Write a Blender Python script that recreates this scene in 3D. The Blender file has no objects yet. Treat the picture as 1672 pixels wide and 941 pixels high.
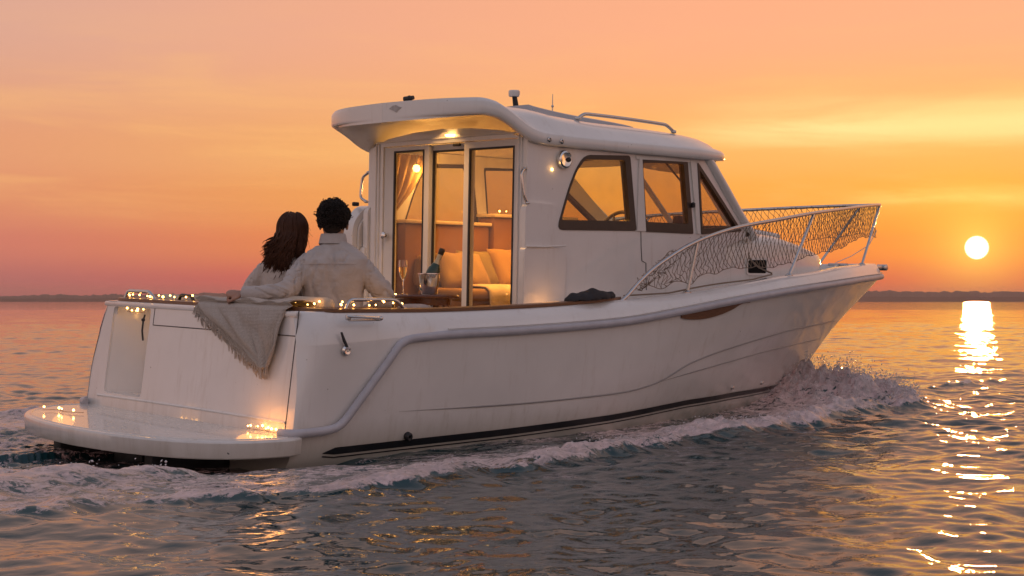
import bpy, bmesh, math, random
import numpy as np
from mathutils import Vector, Matrix
from mathutils.geometry import tessellate_polygon

RAD = math.radians
rng = random.Random(11)
nrg = np.random.default_rng(11)
scene = bpy.context.scene
COL = scene.collection

# ------------------------------------------------------------------ helpers
def spl(xs, ys, x):
    """monotone cubic interpolation"""
    xs = np.asarray(xs, float); ys = np.asarray(ys, float); x = np.asarray(x, float)
    h = np.diff(xs); d = np.diff(ys) / h
    m = np.zeros_like(ys)
    for i in range(1, len(xs) - 1):
        if d[i-1] * d[i] > 0:
            w1 = 2*h[i] + h[i-1]; w2 = h[i] + 2*h[i-1]
            m[i] = (w1 + w2) / (w1 / d[i-1] + w2 / d[i])
    m[0] = d[0]; m[-1] = d[-1]
    i = np.clip(np.searchsorted(xs, x) - 1, 0, len(xs) - 2)
    t = np.clip((x - xs[i]) / h[i], 0, 1)
    t2, t3 = t*t, t*t*t
    return ((2*t3 - 3*t2 + 1) * ys[i] + (t3 - 2*t2 + t) * h[i] * m[i]
            + (-2*t3 + 3*t2) * ys[i+1] + (t3 - t2) * h[i] * m[i+1])

def tab(table, col, x):
    a = np.asarray(table, float)
    return spl(a[:, 0], a[:, col], x)

def smooth(e0, e1, x):
    t = np.clip((np.asarray(x, float) - e0) / (e1 - e0), 0, 1)
    return t * t * (3 - 2 * t)

def vnoise(x, y, seed=0):
    x = np.asarray(x, float); y = np.asarray(y, float)
    T = np.random.default_rng(1000 + seed).random((256, 256))
    xi = np.floor(x).astype(int); yi = np.floor(y).astype(int)
    fx = x - xi; fy = y - yi
    fx = fx*fx*fx*(fx*(fx*6 - 15) + 10); fy = fy*fy*fy*(fy*(fy*6 - 15) + 10)
    a = T[xi & 255, yi & 255]; b = T[(xi+1) & 255, yi & 255]
    c = T[xi & 255, (yi+1) & 255]; d = T[(xi+1) & 255, (yi+1) & 255]
    return (a*(1-fx) + b*fx)*(1-fy) + (c*(1-fx) + d*fx)*fy

def fbm(x, y, o=4, seed=0, gain=.5):
    s = 0; a = 1; n = 0
    for k in range(o):
        s = s + a * vnoise(x * 2**k + 17.3*k, y * 2**k - 9.1*k, seed + k); n += a; a *= gain
    return s / n

def resample(pts, n):
    p = np.asarray(pts, float)
    L = np.r_[0, np.cumsum(np.linalg.norm(np.diff(p, axis=0), axis=1))]
    q = np.linspace(0, L[-1], n)
    return np.stack([spl(L, p[:, k], q) for k in range(p.shape[1])], 1)

def round_poly(pts, r, n=5):
    """round the corners of a 2-D polygon; r number or list"""
    P = [np.array(p, float) for p in pts]; out = []
    N = len(P)
    for i in range(N):
        rr = r[i] if isinstance(r, (list, tuple)) else r
        a, b, c = P[i-1], P[i], P[(i+1) % N]
        if rr <= 0: out.append(tuple(b)); continue
        d1 = (a-b) / np.linalg.norm(a-b); d2 = (c-b) / np.linalg.norm(c-b)
        l = min(rr, .45*np.linalg.norm(a-b), .45*np.linalg.norm(c-b))
        p0, p2 = b + d1*l, b + d2*l
        for t in np.linspace(0, 1, n):
            out.append(tuple((1-t)**2*p0 + 2*t*(1-t)*b + t*t*p2))
    return out

def inset(poly, d):
    """inset a polygon by d (number or per-edge list); works for near-convex outlines"""
    P = [np.array(p, float) for p in poly]; N = len(P)
    area = sum(P[i][0]*P[(i+1) % N][1] - P[(i+1) % N][0]*P[i][1] for i in range(N))
    sg = 1 if area > 0 else -1
    lines = []
    for i in range(N):
        a, b = P[i], P[(i+1) % N]; e = (b-a) / np.linalg.norm(b-a)
        nn = np.array([-e[1], e[0]]) * sg
        dd = d[i] if isinstance(d, (list, tuple)) else d
        lines.append((a + nn*dd, e))
    out = []
    for i in range(N):
        (a, e), (b, g) = lines[i-1], lines[i]
        M = np.array([e, -g]).T
        if abs(np.linalg.det(M)) < 1e-4: out.append(tuple(b)); continue
        t = np.linalg.solve(M, b - a)[0]
        out.append(tuple(a + e*t))
    return out

class MB:
    def __init__(s): s.v = []; s.f = []
    def add(s, vs, fs):
        o = len(s.v); s.v += [tuple(map(float, p)) for p in vs]; s.f += [tuple(i + o for i in f) for f in fs]; return s
    def loft(s, rings, wrap=True, cap0=False, cap1=False):
        n = len(rings[0]); vs = [p for r in rings for p in r]; fs = []
        for i in range(len(rings) - 1):
            for j in range(n if wrap else n - 1):
                k = (j + 1) % n
                fs.append((i*n + j, i*n + k, (i+1)*n + k, (i+1)*n + j))
        if cap0: fs.append(tuple(range(n))[::-1])
        if cap1: fs.append(tuple((len(rings)-1)*n + j for j in range(n)))
        return s.add(vs, fs)
    def tube(s, pts, r, n=8, cap=True, flat=1.0):
        p = np.asarray(pts, float); m = len(p)
        rr = np.full(m, r, float) if np.isscalar(r) else np.asarray(r, float)
        T = np.gradient(p, axis=0); T /= np.linalg.norm(T, axis=1)[:, None] + 1e-12
        up = np.array([0, 0, 1.]) if abs(T[0][2]) < .9 else np.array([1., 0, 0])
        N = np.cross(up, T[0]); N /= np.linalg.norm(N)
        rings = []
        for i in range(m):
            N = N - T[i] * np.dot(N, T[i]); N /= np.linalg.norm(N) + 1e-12
            B = np.cross(T[i], N)
            rings.append([p[i] + rr[i]*(math.cos(a)*N + flat*math.sin(a)*B) for a in np.linspace(0, 2*math.pi, n, endpoint=False)])
        return s.loft(rings, True, cap, cap)
    def lathe(s, prof, c=(0, 0, 0), n=20, M=None):
        rings = [[(r*math.cos(a), r*math.sin(a), z) for a in np.linspace(0, 2*math.pi, n, endpoint=False)] for r, z in prof]
        if M is not None: rings = [[tuple(M @ Vector(q)) for q in r] for r in rings]
        rings = [[(q[0]+c[0], q[1]+c[1], q[2]+c[2]) for q in r] for r in rings]
        return s.loft(rings, True, prof[0][0] > 1e-4, prof[-1][0] > 1e-4)
    def box(s, c, size, bev=.004, rz=0, M=None, seg=2):
        bm = bmesh.new(); bmesh.ops.create_cube(bm, size=1)
        for v in bm.verts: v.co = Vector((v.co.x*size[0], v.co.y*size[1], v.co.z*size[2]))
        if bev > 0: bmesh.ops.bevel(bm, geom=list(bm.edges), offset=min(bev, .45*min(size)), segments=seg, profile=.5, affect='EDGES')
        R_ = M if M is not None else Matrix.Rotation(rz, 3, 'Z')
        vs = [tuple(R_ @ v.co + Vector(c)) for v in bm.verts]
        for i, v in enumerate(bm.verts): v.index = i
        fs = [tuple(v.index for v in f.verts) for f in bm.faces]; bm.free()
        return s.add(vs, fs)
    def ball(s, c, r, sub=2, M=None, sc=(1, 1, 1)):
        bm = bmesh.new(); bmesh.ops.create_icosphere(bm, subdivisions=sub, radius=1)
        vs = []
        for v in bm.verts:
            q = Vector((v.co.x*r*sc[0], v.co.y*r*sc[1], v.co.z*r*sc[2]))
            if M is not None: q = M @ q
            vs.append((q.x+c[0], q.y+c[1], q.z+c[2]))
        for i, v in enumerate(bm.verts): v.index = i
        fs = [tuple(v.index for v in f.verts) for f in bm.faces]; bm.free()
        return s.add(vs, fs)
    def plate(s, outer, holes, fn, th, cuts=()):
        """2-D polygon with holes -> slab; fn(a, b, depth) -> 3-D; depth 0 = front, th = back"""
        loops = [list(outer)] + [list(h) for h in holes]
        tri = tessellate_polygon([[Vector((p[0], p[1], 0)) for p in l] for l in loops])
        flat = [p for l in loops for p in l]
        bm = bmesh.new(); bv = [bm.verts.new((p[0], p[1], 0)) for p in flat]
        for t in tri:
            if len(set(t)) == 3:
                try: bm.faces.new([bv[i] for i in t])
                except ValueError: pass
        for (co, no) in cuts:
            bmesh.ops.bisect_plane(bm, geom=list(bm.verts)+list(bm.edges)+list(bm.faces), plane_co=co, plane_no=no, dist=1e-6)
        bm.normal_update()
        for f in bm.faces:
            if f.normal.z < 0: f.normal_flip()
        for i, v in enumerate(bm.verts): v.index = i
        vs = [(v.co.x, v.co.y) for v in bm.verts]; n = len(vs)
        V = [fn(a, b, 0) for a, b in vs] + [fn(a, b, th) for a, b in vs]
        F = [tuple(v.index for v in f.verts) for f in bm.faces]
        F2 = [tuple(i + n for i in f[::-1]) for f in F]
        rim = []
        for e in bm.edges:
            if len(e.link_faces) == 1:
                l = e.link_loops if hasattr(e, 'link_loops') else None
                f = e.link_faces[0]
                for lp in f.loops:
                    if lp.edge == e: a, b = lp.vert.index, lp.link_loop_next.vert.index
                rim.append((b, a, a + n, b + n))
        bm.free()
        return s.add(V, F + F2 + rim)
    def mirror(s):
        o = len(s.v); s.v += [(x, -y, z) for x, y, z in s.v]; s.f += [tuple(i + o for i in f[::-1]) for f in s.f[:]]; return s
    def mesh(s, name, angle=38):
        me = bpy.data.meshes.new(name); me.from_pydata(s.v, [], s.f)
        bm = bmesh.new(); bm.from_mesh(me)
        bmesh.ops.remove_doubles(bm, verts=bm.verts, dist=1e-5)
        bmesh.ops.recalc_face_normals(bm, faces=bm.faces)
        bm.to_mesh(me); bm.free()
        me.shade_smooth()
        if angle: me.set_sharp_from_angle(angle=RAD(angle))
        return me
    def build(s, name, mat, parent=None, angle=38, label=None):
        o = bpy.data.objects.new(name, s.mesh(name, angle)); COL.objects.link(o)
        if mat is not None:
            for m_ in (mat if isinstance(mat, list) else [mat]): o.data.materials.append(m_)
        if parent is not None: o.parent = parent
        if label: o['label'] = label
        return o

def thing(name, label, cat, loc=(0, 0, 0), rot=(0, 0, 0), group=None):
    o = bpy.data.objects.new(name, None); COL.objects.link(o)
    o.empty_display_size = .1
    o.location = loc; o.rotation_euler = rot; o['label'] = label; o['category'] = cat
    if group: o['group'] = group
    return o

def tag(o, label, cat, group=None):
    o['label'] = label; o['category'] = cat
    if group: o['group'] = group
    return o

# ------------------------------------------------------------------ materials
def mat(name, col, rough=.5, metal=0., var=.0, vscale=8., bump=0., bscale=60., coat=0., spec=.5, emit=None, estr=0., col2=None,
        sheen=0., stretch=None, sss=0., ior=None):
    m = bpy.data.materials.new(name); m.use_nodes = True
    nt = m.node_tree; b = nt.nodes['Principled BSDF']
    b.inputs['Base Color'].default_value = (*col, 1); b.inputs['Roughness'].default_value = rough
    b.inputs['Metallic'].default_value = metal; b.inputs['Specular IOR Level'].default_value = spec
    if ior: b.inputs['IOR'].default_value = ior
    if coat: b.inputs['Coat Weight'].default_value = coat; b.inputs['Coat Roughness'].default_value = .05
    if sheen: b.inputs['Sheen Weight'].default_value = sheen
    if sss:
        b.inputs['Subsurface Weight'].default_value = sss; b.inputs['Subsurface Radius'].default_value = (.01, .004, .002)
    if emit: b.inputs['Emission Color'].default_value = (*emit, 1); b.inputs['Emission Strength'].default_value = estr
    if var or bump:
        tc = nt.nodes.new('ShaderNodeTexCoord'); mp = nt.nodes.new('ShaderNodeMapping')
        nt.links.new(tc.outputs['Object'], mp.inputs['Vector'])
        if stretch: mp.inputs['Scale'].default_value = stretch
    if var:
        n = nt.nodes.new('ShaderNodeTexNoise'); n.inputs['Scale'].default_value = vscale; n.inputs['Detail'].default_value = 6
        n.inputs['Roughness'].default_value = .62
        nt.links.new(mp.outputs[0], n.inputs['Vector'])
        r = nt.nodes.new('ShaderNodeMapRange'); r.inputs[1].default_value = .3; r.inputs[2].default_value = .75
        nt.links.new(n.outputs['Fac'], r.inputs[0])
        mx = nt.nodes.new('ShaderNodeMix'); mx.data_type = 'RGBA'
        c2 = col2 if col2 else tuple(c * (1 - var) for c in col)
        mx.inputs[6].default_value = (*col, 1); mx.inputs[7].default_value = (*c2, 1)
        nt.links.new(r.outputs[0], mx.inputs[0]); nt.links.new(mx.outputs[2], b.inputs['Base Color'])
        rr = nt.nodes.new('ShaderNodeMapRange'); rr.inputs[3].default_value = max(0.02, rough*.8); rr.inputs[4].default_value = min(1, rough*1.3)
        nt.links.new(n.outputs['Fac'], rr.inputs[0]); nt.links.new(rr.outputs[0], b.inputs['Roughness'])
    if bump:
        n2 = nt.nodes.new('ShaderNodeTexNoise'); n2.inputs['Scale'].default_value = bscale; n2.inputs['Detail'].default_value = 5
        nt.links.new(mp.outputs[0], n2.inputs['Vector'])
        bp = nt.nodes.new('ShaderNodeBump'); bp.inputs['Strength'].default_value = bump; bp.inputs['Distance'].default_value = .01
        nt.links.new(n2.outputs['Fac'], bp.inputs['Height']); nt.links.new(bp.outputs[0], b.inputs['Normal'])
    return m

def gelcoat():
    """white gelcoat: faint mottling, rain streaks, scattered chips"""
    m = mat('gelcoat', (.78, .76, .73), .20, coat=.6, var=.10, vscale=2.2, bump=.02, bscale=3.)
    nt = m.node_tree; b = nt.nodes['Principled BSDF']
    src = b.inputs['Base Color'].links[0].from_socket
    tc = nt.nodes.new('ShaderNodeTexCoord')
    mp = nt.nodes.new('ShaderNodeMapping'); mp.inputs['Scale'].default_value = (9, 9, 1.1)
    nt.links.new(tc.outputs['Object'], mp.inputs[0])
    n = nt.nodes.new('ShaderNodeTexNoise'); n.inputs['Scale'].default_value = 1.6; n.inputs['Detail'].default_value = 7; n.inputs['Roughness'].default_value = .7
    nt.links.new(mp.outputs[0], n.inputs['Vector'])
    r = nt.nodes.new('ShaderNodeMapRange'); r.inputs[1].default_value = .55; r.inputs[2].default_value = .82; r.inputs[4].default_value = .42
    nt.links.new(n.outputs['Fac'], r.inputs[0])
    mx = nt.nodes.new('ShaderNodeMix'); mx.data_type = 'RGBA'; mx.inputs[7].default_value = (.44, .36, .28, 1)
    nt.links.new(r.outputs[0], mx.inputs[0]); nt.links.new(src, mx.inputs[6])
    v = nt.nodes.new('ShaderNodeTexNoise'); v.inputs['Scale'].default_value = 46; v.inputs['Detail'].default_value = 3
    nt.links.new(tc.outputs['Object'], v.inputs['Vector'])
    # salt and grime wiped along the waterline band
    sx = nt.nodes.new('ShaderNodeSeparateXYZ'); nt.links.new(tc.outputs['Object'], sx.inputs[0])
    wz = nt.nodes.new('ShaderNodeMath'); wz.operation = 'MULTIPLY_ADD'; wz.inputs[1].default_value = -.16; nt.links.new(n.outputs['Fac'], wz.inputs[0]); nt.links.new(sx.outputs[2], wz.inputs[2])
    wl = nt.nodes.new('ShaderNodeMapRange'); wl.inputs[1].default_value = .06; wl.inputs[2].default_value = -.10; wl.inputs[4].default_value = .55; nt.links.new(wz.outputs[0], wl.inputs[0])
    mw_ = nt.nodes.new('ShaderNodeMix'); mw_.data_type = 'RGBA'; mw_.inputs[7].default_value = (.36, .33, .25, 1); nt.links.new(wl.outputs[0], mw_.inputs[0]); nt.links.new(mx.outputs[2], mw_.inputs[6]); mx = mw_
    g = nt.nodes.new('ShaderNodeMath'); g.operation = 'GREATER_THAN'; g.inputs[1].default_value = .765
    nt.links.new(v.outputs['Fac'], g.inputs[0])
    mx2 = nt.nodes.new('ShaderNodeMix'); mx2.data_type = 'RGBA'; mx2.inputs[7].default_value = (.12, .08, .06, 1)
    nt.links.new(g.outputs[0], mx2.inputs[0]); nt.links.new(mx.outputs[2], mx2.inputs[6])
    nt.links.new(mx2.outputs[2], b.inputs['Base Color'])
    return m

def glass(name, tint, refl=.9, ior=1.5, dirt=.04):
    m = bpy.data.materials.new(name); m.use_nodes = True; nt = m.node_tree
    nt.nodes.remove(nt.nodes['Principled BSDF']); out = nt.nodes['Material Output']
    t = nt.nodes.new('ShaderNodeBsdfTransparent'); t.inputs[0].default_value = (*tint, 1)
    d = nt.nodes.new('ShaderNodeBsdfDiffuse'); d.inputs[0].default_value = (.6, .5, .4, 1)
    tc = nt.nodes.new('ShaderNodeTexCoord'); n = nt.nodes.new('ShaderNodeTexNoise'); n.inputs['Scale'].default_value = 5
    nt.links.new(tc.outputs['Object'], n.inputs['Vector'])
    mr = nt.nodes.new('ShaderNodeMapRange'); mr.inputs[1].default_value = .35; mr.inputs[2].default_value = .8; mr.inputs[4].default_value = dirt*2
    nt.links.new(n.outputs['Fac'], mr.inputs[0])
    m0 = nt.nodes.new('ShaderNodeMixShader'); nt.links.new(mr.outputs[0], m0.inputs[0]); nt.links.new(t.outputs[0], m0.inputs[1]); nt.links.new(d.outputs[0], m0.inputs[2])
    g = nt.nodes.new('ShaderNodeBsdfGlossy'); g.inputs['Roughness'].default_value = .01; g.inputs[0].default_value = (refl, refl, refl, 1)
    lw = nt.nodes.new('ShaderNodeLayerWeight'); lw.inputs[0].default_value = .5
    pw = nt.nodes.new('ShaderNodeMath'); pw.operation = 'POWER'; pw.inputs[1].default_value = 5; nt.links.new(lw.outputs['Facing'], pw.inputs[0])
    ma = nt.nodes.new('ShaderNodeMath'); ma.operation = 'MULTIPLY_ADD'; ma.inputs[1].default_value = .95; ma.inputs[2].default_value = .035; nt.links.new(pw.outputs[0], ma.inputs[0])
    m1 = nt.nodes.new('ShaderNodeMixShader'); nt.links.new(ma.outputs[0], m1.inputs[0]); nt.links.new(m0.outputs[0], m1.inputs[1]); nt.links.new(g.outputs[0], m1.inputs[2])
    nt.links.new(m1.outputs[0], out.inputs[0])
    return m

M = {}
M['gel'] = gelcoat()
M['gel_in'] = mat('cabin_lining', (.66, .55, .40), .45, var=.12, vscale=4)
M['grey_rail'] = mat('rub_rail_rubber', (.50, .50, .54), .34, var=.2, vscale=10, bump=.05, bscale=40)
M['black'] = mat('black_stripe', (.012, .013, .016), .3, var=.3, vscale=20)
M['seam'] = mat('seam_shadow_gap', (.10, .09, .085), .7)
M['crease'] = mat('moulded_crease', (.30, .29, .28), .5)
M['antifoul'] = mat('antifouling', (.03, .04, .045), .6, var=.4, vscale=9)
M['teak'] = mat('teak', (.20, .085, .035), .35, var=.5, vscale=5, stretch=(2, 18, 18), bump=.1, bscale=30, coat=.3)
M['darkwood'] = mat('varnished_wood', (.16, .055, .02), .25, var=.4, vscale=6, stretch=(2, 14, 14), coat=.5)
M['steel'] = mat('stainless_steel', (.62, .60, .58), .22, 1., var=.15, vscale=30)
M['chrome'] = mat('chrome', (.75, .73, .70), .12, 1.)
M['rubber'] = mat('black_rubber', (.018, .018, .02), .55)
M['void'] = mat('vent_dark', (.008, .008, .008), .95, spec=.1)
M['frame'] = mat('bronze_window_frame', (.055, .038, .028), .4, var=.2, vscale=15)
M['white'] = mat('white_paint', (.76, .73, .69), .35, var=.08, vscale=6)
M['brown'] = mat('brown_lining', (.24, .105, .032), .5, var=.25, vscale=5, bump=.04)
M['cushion'] = mat('beige_upholstery', (.52, .44, .34), .75, var=.12, vscale=12, bump=.15, bscale=120)
M['sofa'] = mat('sofa_fabric', (.27, .15, .055), .8, var=.15, vscale=12, bump=.15, bscale=90)
M['cream'] = mat('cream_wool', (.62, .50, .32), .9, var=.12, vscale=14, bump=.4, bscale=60, sheen=.2)
M['curtain'] = mat('curtain_cloth', (.42, .27, .12), .85, var=.1, vscale=20, bump=.1)
M['net'] = mat('net_cord', (.24, .18, .13), .8)
M['glass'] = glass('clear_glass', (.96, .93, .86))
M['glass_tint'] = glass('tinted_glass', (.92, .88, .72), refl=.85)
M['glass_grey'] = glass('smoked_glass', (.80, .72, .64), refl=.8)
M['bulb'] = mat('lit_bulb', (1, .7, .35), .4, emit=(1., .46, .10), estr=17)
M['wire'] = mat('copper_wire', (.25, .14, .06), .4, .6)
M['lamp'] = mat('lit_lamp', (1, .8, .5), .4, emit=(1., .60, .20), estr=6)
# ------------------------------------------------------------------ camera
TH = RAD(48.1); CAM = (-4.86, -8.37, .76)
cd = bpy.data.cameras.new('camera'); cam = bpy.data.objects.new('camera', cd); COL.objects.link(cam)
cd.sensor_width = 36; cd.lens = 36 * 2600 / 1672; cd.clip_end = 30000; cd.clip_start = .05
cam.location = CAM; cam.rotation_euler = (RAD(90) + math.atan((492 - 470.5) / 2600), 0, TH - RAD(90))
scene.camera = cam
WZ = -.07                                    # mean water level
SUN_AZ = TH - math.atan(759 / 2600); SUN_EL = RAD(1.85)
SUN = (math.cos(SUN_AZ)*math.cos(SUN_EL), math.sin(SUN_AZ)*math.cos(SUN_EL), math.sin(SUN_EL))

# ------------------------------------------------------------------ sky
def build_world():
    w = bpy.data.worlds.new('World'); scene.world = w; w.use_nodes = True
    nt = w.node_tree; N = nt.nodes; L = nt.links
    bg = N['Background']; out = N['World Output']
    def math_(op, a, b=None, c=None, clamp=False):
        n = N.new('ShaderNodeMath'); n.operation = op; n.use_clamp = clamp
        for i, x in enumerate((a, b, c)):
            if x is None: continue
            if isinstance(x, (int, float)): n.inputs[i].default_value = x
            else: L.new(x, n.inputs[i])
        return n.outputs[0]
    def ramp(fac, stops):
        n = N.new('ShaderNodeValToRGB'); e = n.color_ramp.elements
        n.color_ramp.interpolation = 'EASE'
        while len(e) < len(stops): e.new(.5)
        for el, (p, c) in zip(e, stops): el.position = p; el.color = (*c, 1)
        L.new(fac, n.inputs[0]); return n.outputs[0]
    def mix(f, a, b, typ='MIX'):
        n = N.new('ShaderNodeMix'); n.data_type = 'RGBA'; n.blend_type = typ
        for i, x in ((0, f), (6, a), (7, b)):
            if isinstance(x, (int, float)): n.inputs[i].default_value = x
            elif isinstance(x, tuple): n.inputs[i].default_value = (*x, 1)
            else: L.new(x, n.inputs[i])
        return n.outputs[2]
    def mr(x, a, b, c=0., d=1., typ='SMOOTHSTEP'):
        n = N.new('ShaderNodeMapRange'); n.interpolation_type = typ; n.clamp = True if typ == 'LINEAR' else n.clamp
        L.new(x, n.inputs[0])
        for i, v in zip((1, 2, 3, 4), (a, b, c, d)): n.inputs[i].default_value = v
        return n.outputs[0]
    tc = N.new('ShaderNodeTexCoord'); D = tc.outputs['Generated']
    nz = N.new('ShaderNodeVectorMath'); nz.operation = 'NORMALIZE'; L.new(D, nz.inputs[0]); D = nz.outputs[0]
    sp = N.new('ShaderNodeSeparateXYZ'); L.new(D, sp.inputs[0])
    z = math_('MAXIMUM', sp.outputs[2], 0.)
    s = math_('SQRT', z)                      # 0 horizon .. 1 zenith; the frame's top edge is .43
    # azimuth closeness to the sun
    h = math_('SQRT', math_('MAXIMUM', math_('SUBTRACT', 1., math_('MULTIPLY', sp.outputs[2], sp.outputs[2])), 1e-4))
    ax = math_('MULTIPLY', sp.outputs[0], math.cos(SUN_AZ)); ay = math_('MULTIPLY', sp.outputs[1], math.sin(SUN_AZ))
    ca = math_('DIVIDE', math_('ADD', ax, ay), h)
    sun_side = ramp(s, SKY_SUN); left_side = ramp(s, SKY_LEFT); back_side = ramp(s, SKY_BACK)
    c = mix(mr(ca, .80, 1.0), left_side, sun_side)
    c = mix(mr(ca, .70, -.45), c, back_side)
    # thin streaky cloud
    mp = N.new('ShaderNodeMapping'); mp.inputs['Scale'].default_value = (5, 5, 42); mp.inputs['Rotation'].default_value = (RAD(1.5), RAD(-1.), 0); L.new(D, mp.inputs[0])
    n1 = N.new('ShaderNodeTexNoise'); n1.inputs['Scale'].default_value = 1.; n1.inputs['Detail'].default_value = 7; n1.inputs['Roughness'].default_value = .6; n1.inputs['Distortion'].default_value = .5
    L.new(mp.outputs[0], n1.inputs['Vector'])
    band = math_('MULTIPLY', mr(z, .03, .075), mr(z, .20, .11))
    cl = math_('MULTIPLY', math_('MULTIPLY', mr(n1.outputs['Fac'], .44, .74), band), mr(ca, .55, 1., .20, .42))
    c = mix(cl, c, (1.02, .56, .19))
    # dusky veil low on the horizon
    mp2 = N.new('ShaderNodeMapping'); mp2.inputs['Scale'].default_value = (3, 3, 60); mp2.inputs['Location'].default_value = (3, 1, 2); L.new(D, mp2.inputs[0])
    n2 = N.new('ShaderNodeTexNoise'); n2.inputs['Scale'].default_value = 1.; n2.inputs['Detail'].default_value = 5; L.new(mp2.outputs[0], n2.inputs['Vector'])
    veil = math_('MULTIPLY', mr(n2.outputs['Fac'], .42, .7), mr(z, .09, .01, 0., .22))
    c = mix(veil, c, (.62, .16, .10))
    def gauss(v, m0, sd):
        q = math_('DIVIDE', math_('SUBTRACT', v, m0), sd); return math_('POWER', 2.718, math_('MULTIPLY', math_('MULTIPLY', q, q), -1.))
    wob = math_('ADD', z, math_('MULTIPLY', math_('SUBTRACT', n2.outputs['Fac'], .5), .016))
    ca1 = math_('MULTIPLY', math_('MULTIPLY', gauss(wob, .1065, .010), mr(ca, .978, .9985)), mr(n1.outputs['Fac'], .30, .62, .25, .95))
    c = mix(ca1, c, (1.12, .80, .34))
    ca2 = math_('MULTIPLY', math_('MULTIPLY', gauss(wob, .0605, .0045), mr(ca, .9965, .9999)), mr(n1.outputs['Fac'], .35, .6, .1, .85))
    c = mix(ca2, c, (1.12, .74, .22))
    # glow round the sun
    dt = N.new('ShaderNodeVectorMath'); dt.operation = 'DOT_PRODUCT'; L.new(D, dt.inputs[0]); dt.inputs[1].default_value = SUN
    ang = math_('ARCCOSINE', math_('MINIMUM', dt.outputs['Value'], 1.))
    g1 = math_('MULTIPLY', math_('POWER', 2.718, math_('MULTIPLY', ang, -1/RAD(2.4))), .55)
    g2 = math_('MULTIPLY', math_('POWER', 2.718, math_('MULTIPLY', ang, -1/RAD(.95))), .85)
    c = mix(g1, c, (1.15, .47, .05))
    c = mix(g2, c, (1.5, .86, .15))
    disc = mr(ang, RAD(.43), RAD(.33))
    c = mix(disc, c, (4.2, 3.5, 2.2))
    # the Nishita sky underneath adds its share of the daylight
    sk = N.new('ShaderNodeTexSky'); sk.sky_type = 'NISHITA'; sk.sun_disc = False
    sk.sun_elevation = SUN_EL; sk.sun_rotation = RAD(90) - SUN_AZ; sk.dust_density = 3.; sk.air_density = 1.2
    bg2 = N.new('ShaderNodeBackground'); L.new(sk.outputs[0], bg2.inputs[0]); bg2.inputs[1].default_value = .012
    L.new(c, bg.inputs[0]); bg.inputs[1].default_value = 1.
    ad = N.new('ShaderNodeAddShader'); L.new(bg.outputs[0], ad.inputs[0]); L.new(bg2.outputs[0], ad.inputs[1])
    L.new(ad.outputs[0], out.inputs[0])
    try: w.cycles.sampling_method = 'MANUAL'; w.cycles.sample_map_resolution = 1024
    except Exception: pass

SKY_SUN = [(0., (.64, .075, .052)), (.11, (.84, .105, .060)), (.188, (.93, .27, .045)), (.257, (.94, .385, .072)), (.30, (.94, .44, .125)), (.416, (.92, .405, .235)), (.60, (.68, .41, .32)), (.8, (.40, .34, .36)), (1., (.27, .29, .39))]
SKY_LEFT = [(0., (.34, .115, .130)), (.11, (.50, .165, .150)), (.188, (.66, .205, .150)), (.25, (.76, .285, .155)), (.30, (.79, .335, .178)), (.416, (.72, .385, .29)), (.60, (.58, .39, .34)), (.8, (.38, .34, .37)), (1., (.27, .29, .39))]
SKY_BACK = [(0., (.62, .42, .38)), (.2, (.76, .50, .43)), (.4, (.76, .53, .47)), (.6, (.57, .47, .47)), (.8, (.36, .36, .45)), (1., (.28, .30, .42))]
build_world()

sl = bpy.data.lights.new('sun', 'SUN'); sl.energy = .4; sl.angle = RAD(.85); sl.color = (1., .44, .14)
so = bpy.data.objects.new('sun', sl); COL.objects.link(so)
so.rotation_euler = Vector(SUN).to_track_quat('Z', 'Y').to_euler()

def point(loc, power, col=(1., .55, .18), r=.015, name='lamp_light'):
    l = bpy.data.lights.new(name, 'POINT'); l.energy = power; l.color = col; l.shadow_soft_size = r
    o = bpy.data.objects.new(name, l); COL.objects.link(o); o.location = loc; return o

def area(loc, power, col, size, name='lamp_light'):
    l = bpy.data.lights.new(name, 'AREA'); l.energy = power; l.color = col; l.shape = 'DISK'; l.size = size; l.spread = RAD(112)
    o = bpy.data.objects.new(name, l); COL.objects.link(o); o.location = loc; return o

# ------------------------------------------------------------------ hills
def hills():
    mb = MB(); rings = []
    A = np.radians(np.arange(-44, 44.01, .03)); D0 = 2600.
    aa = np.degrees(A)
    # aa: degrees to the right of the camera heading
    env = np.interp(aa, [-44, -24, -19, -17.4, -15.5, -12, -9.5, -7, -4.5, -2, 2, 6, 8, 10, 14, 18, 24, 44],
                    [10, 11, 8.5, 7.5, 10, 10.5, 12.5, 13.5, 11, 8, 7, 9, 14, 15.5, 14, 14.5, 12, 9])
    hgt = 1.22 * env * (.84 + .22*fbm(aa*1.2, aa*0 + 3, 4, 5)) + 5.5*(fbm(aa*7, aa*0 + 1, 4, 9) - .5)
    for i, a in enumerate(A):
        d = np.array([math.cos(TH - a), math.sin(TH - a)])
        r = []
        for k, (dr, hk) in enumerate(((0, -3), (4, .45), (25, .8), (70, 1.), (180, .8), (300, -.2))):
            p = np.array(CAM[:2]) + d*(D0 + dr)
            r.append((p[0], p[1], hgt[i]*hk + WZ if hk > 0 else WZ - .4))
        rings.append(r)
    mb.loft(rings, wrap=False)
    m = mat('far_woods', (.045, .05, .03), .95, var=.5, vscale=.02, col2=(.09, .07, .05))
    o = mb.build('hills', m); o['kind'] = 'structure'
hills()

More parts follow.
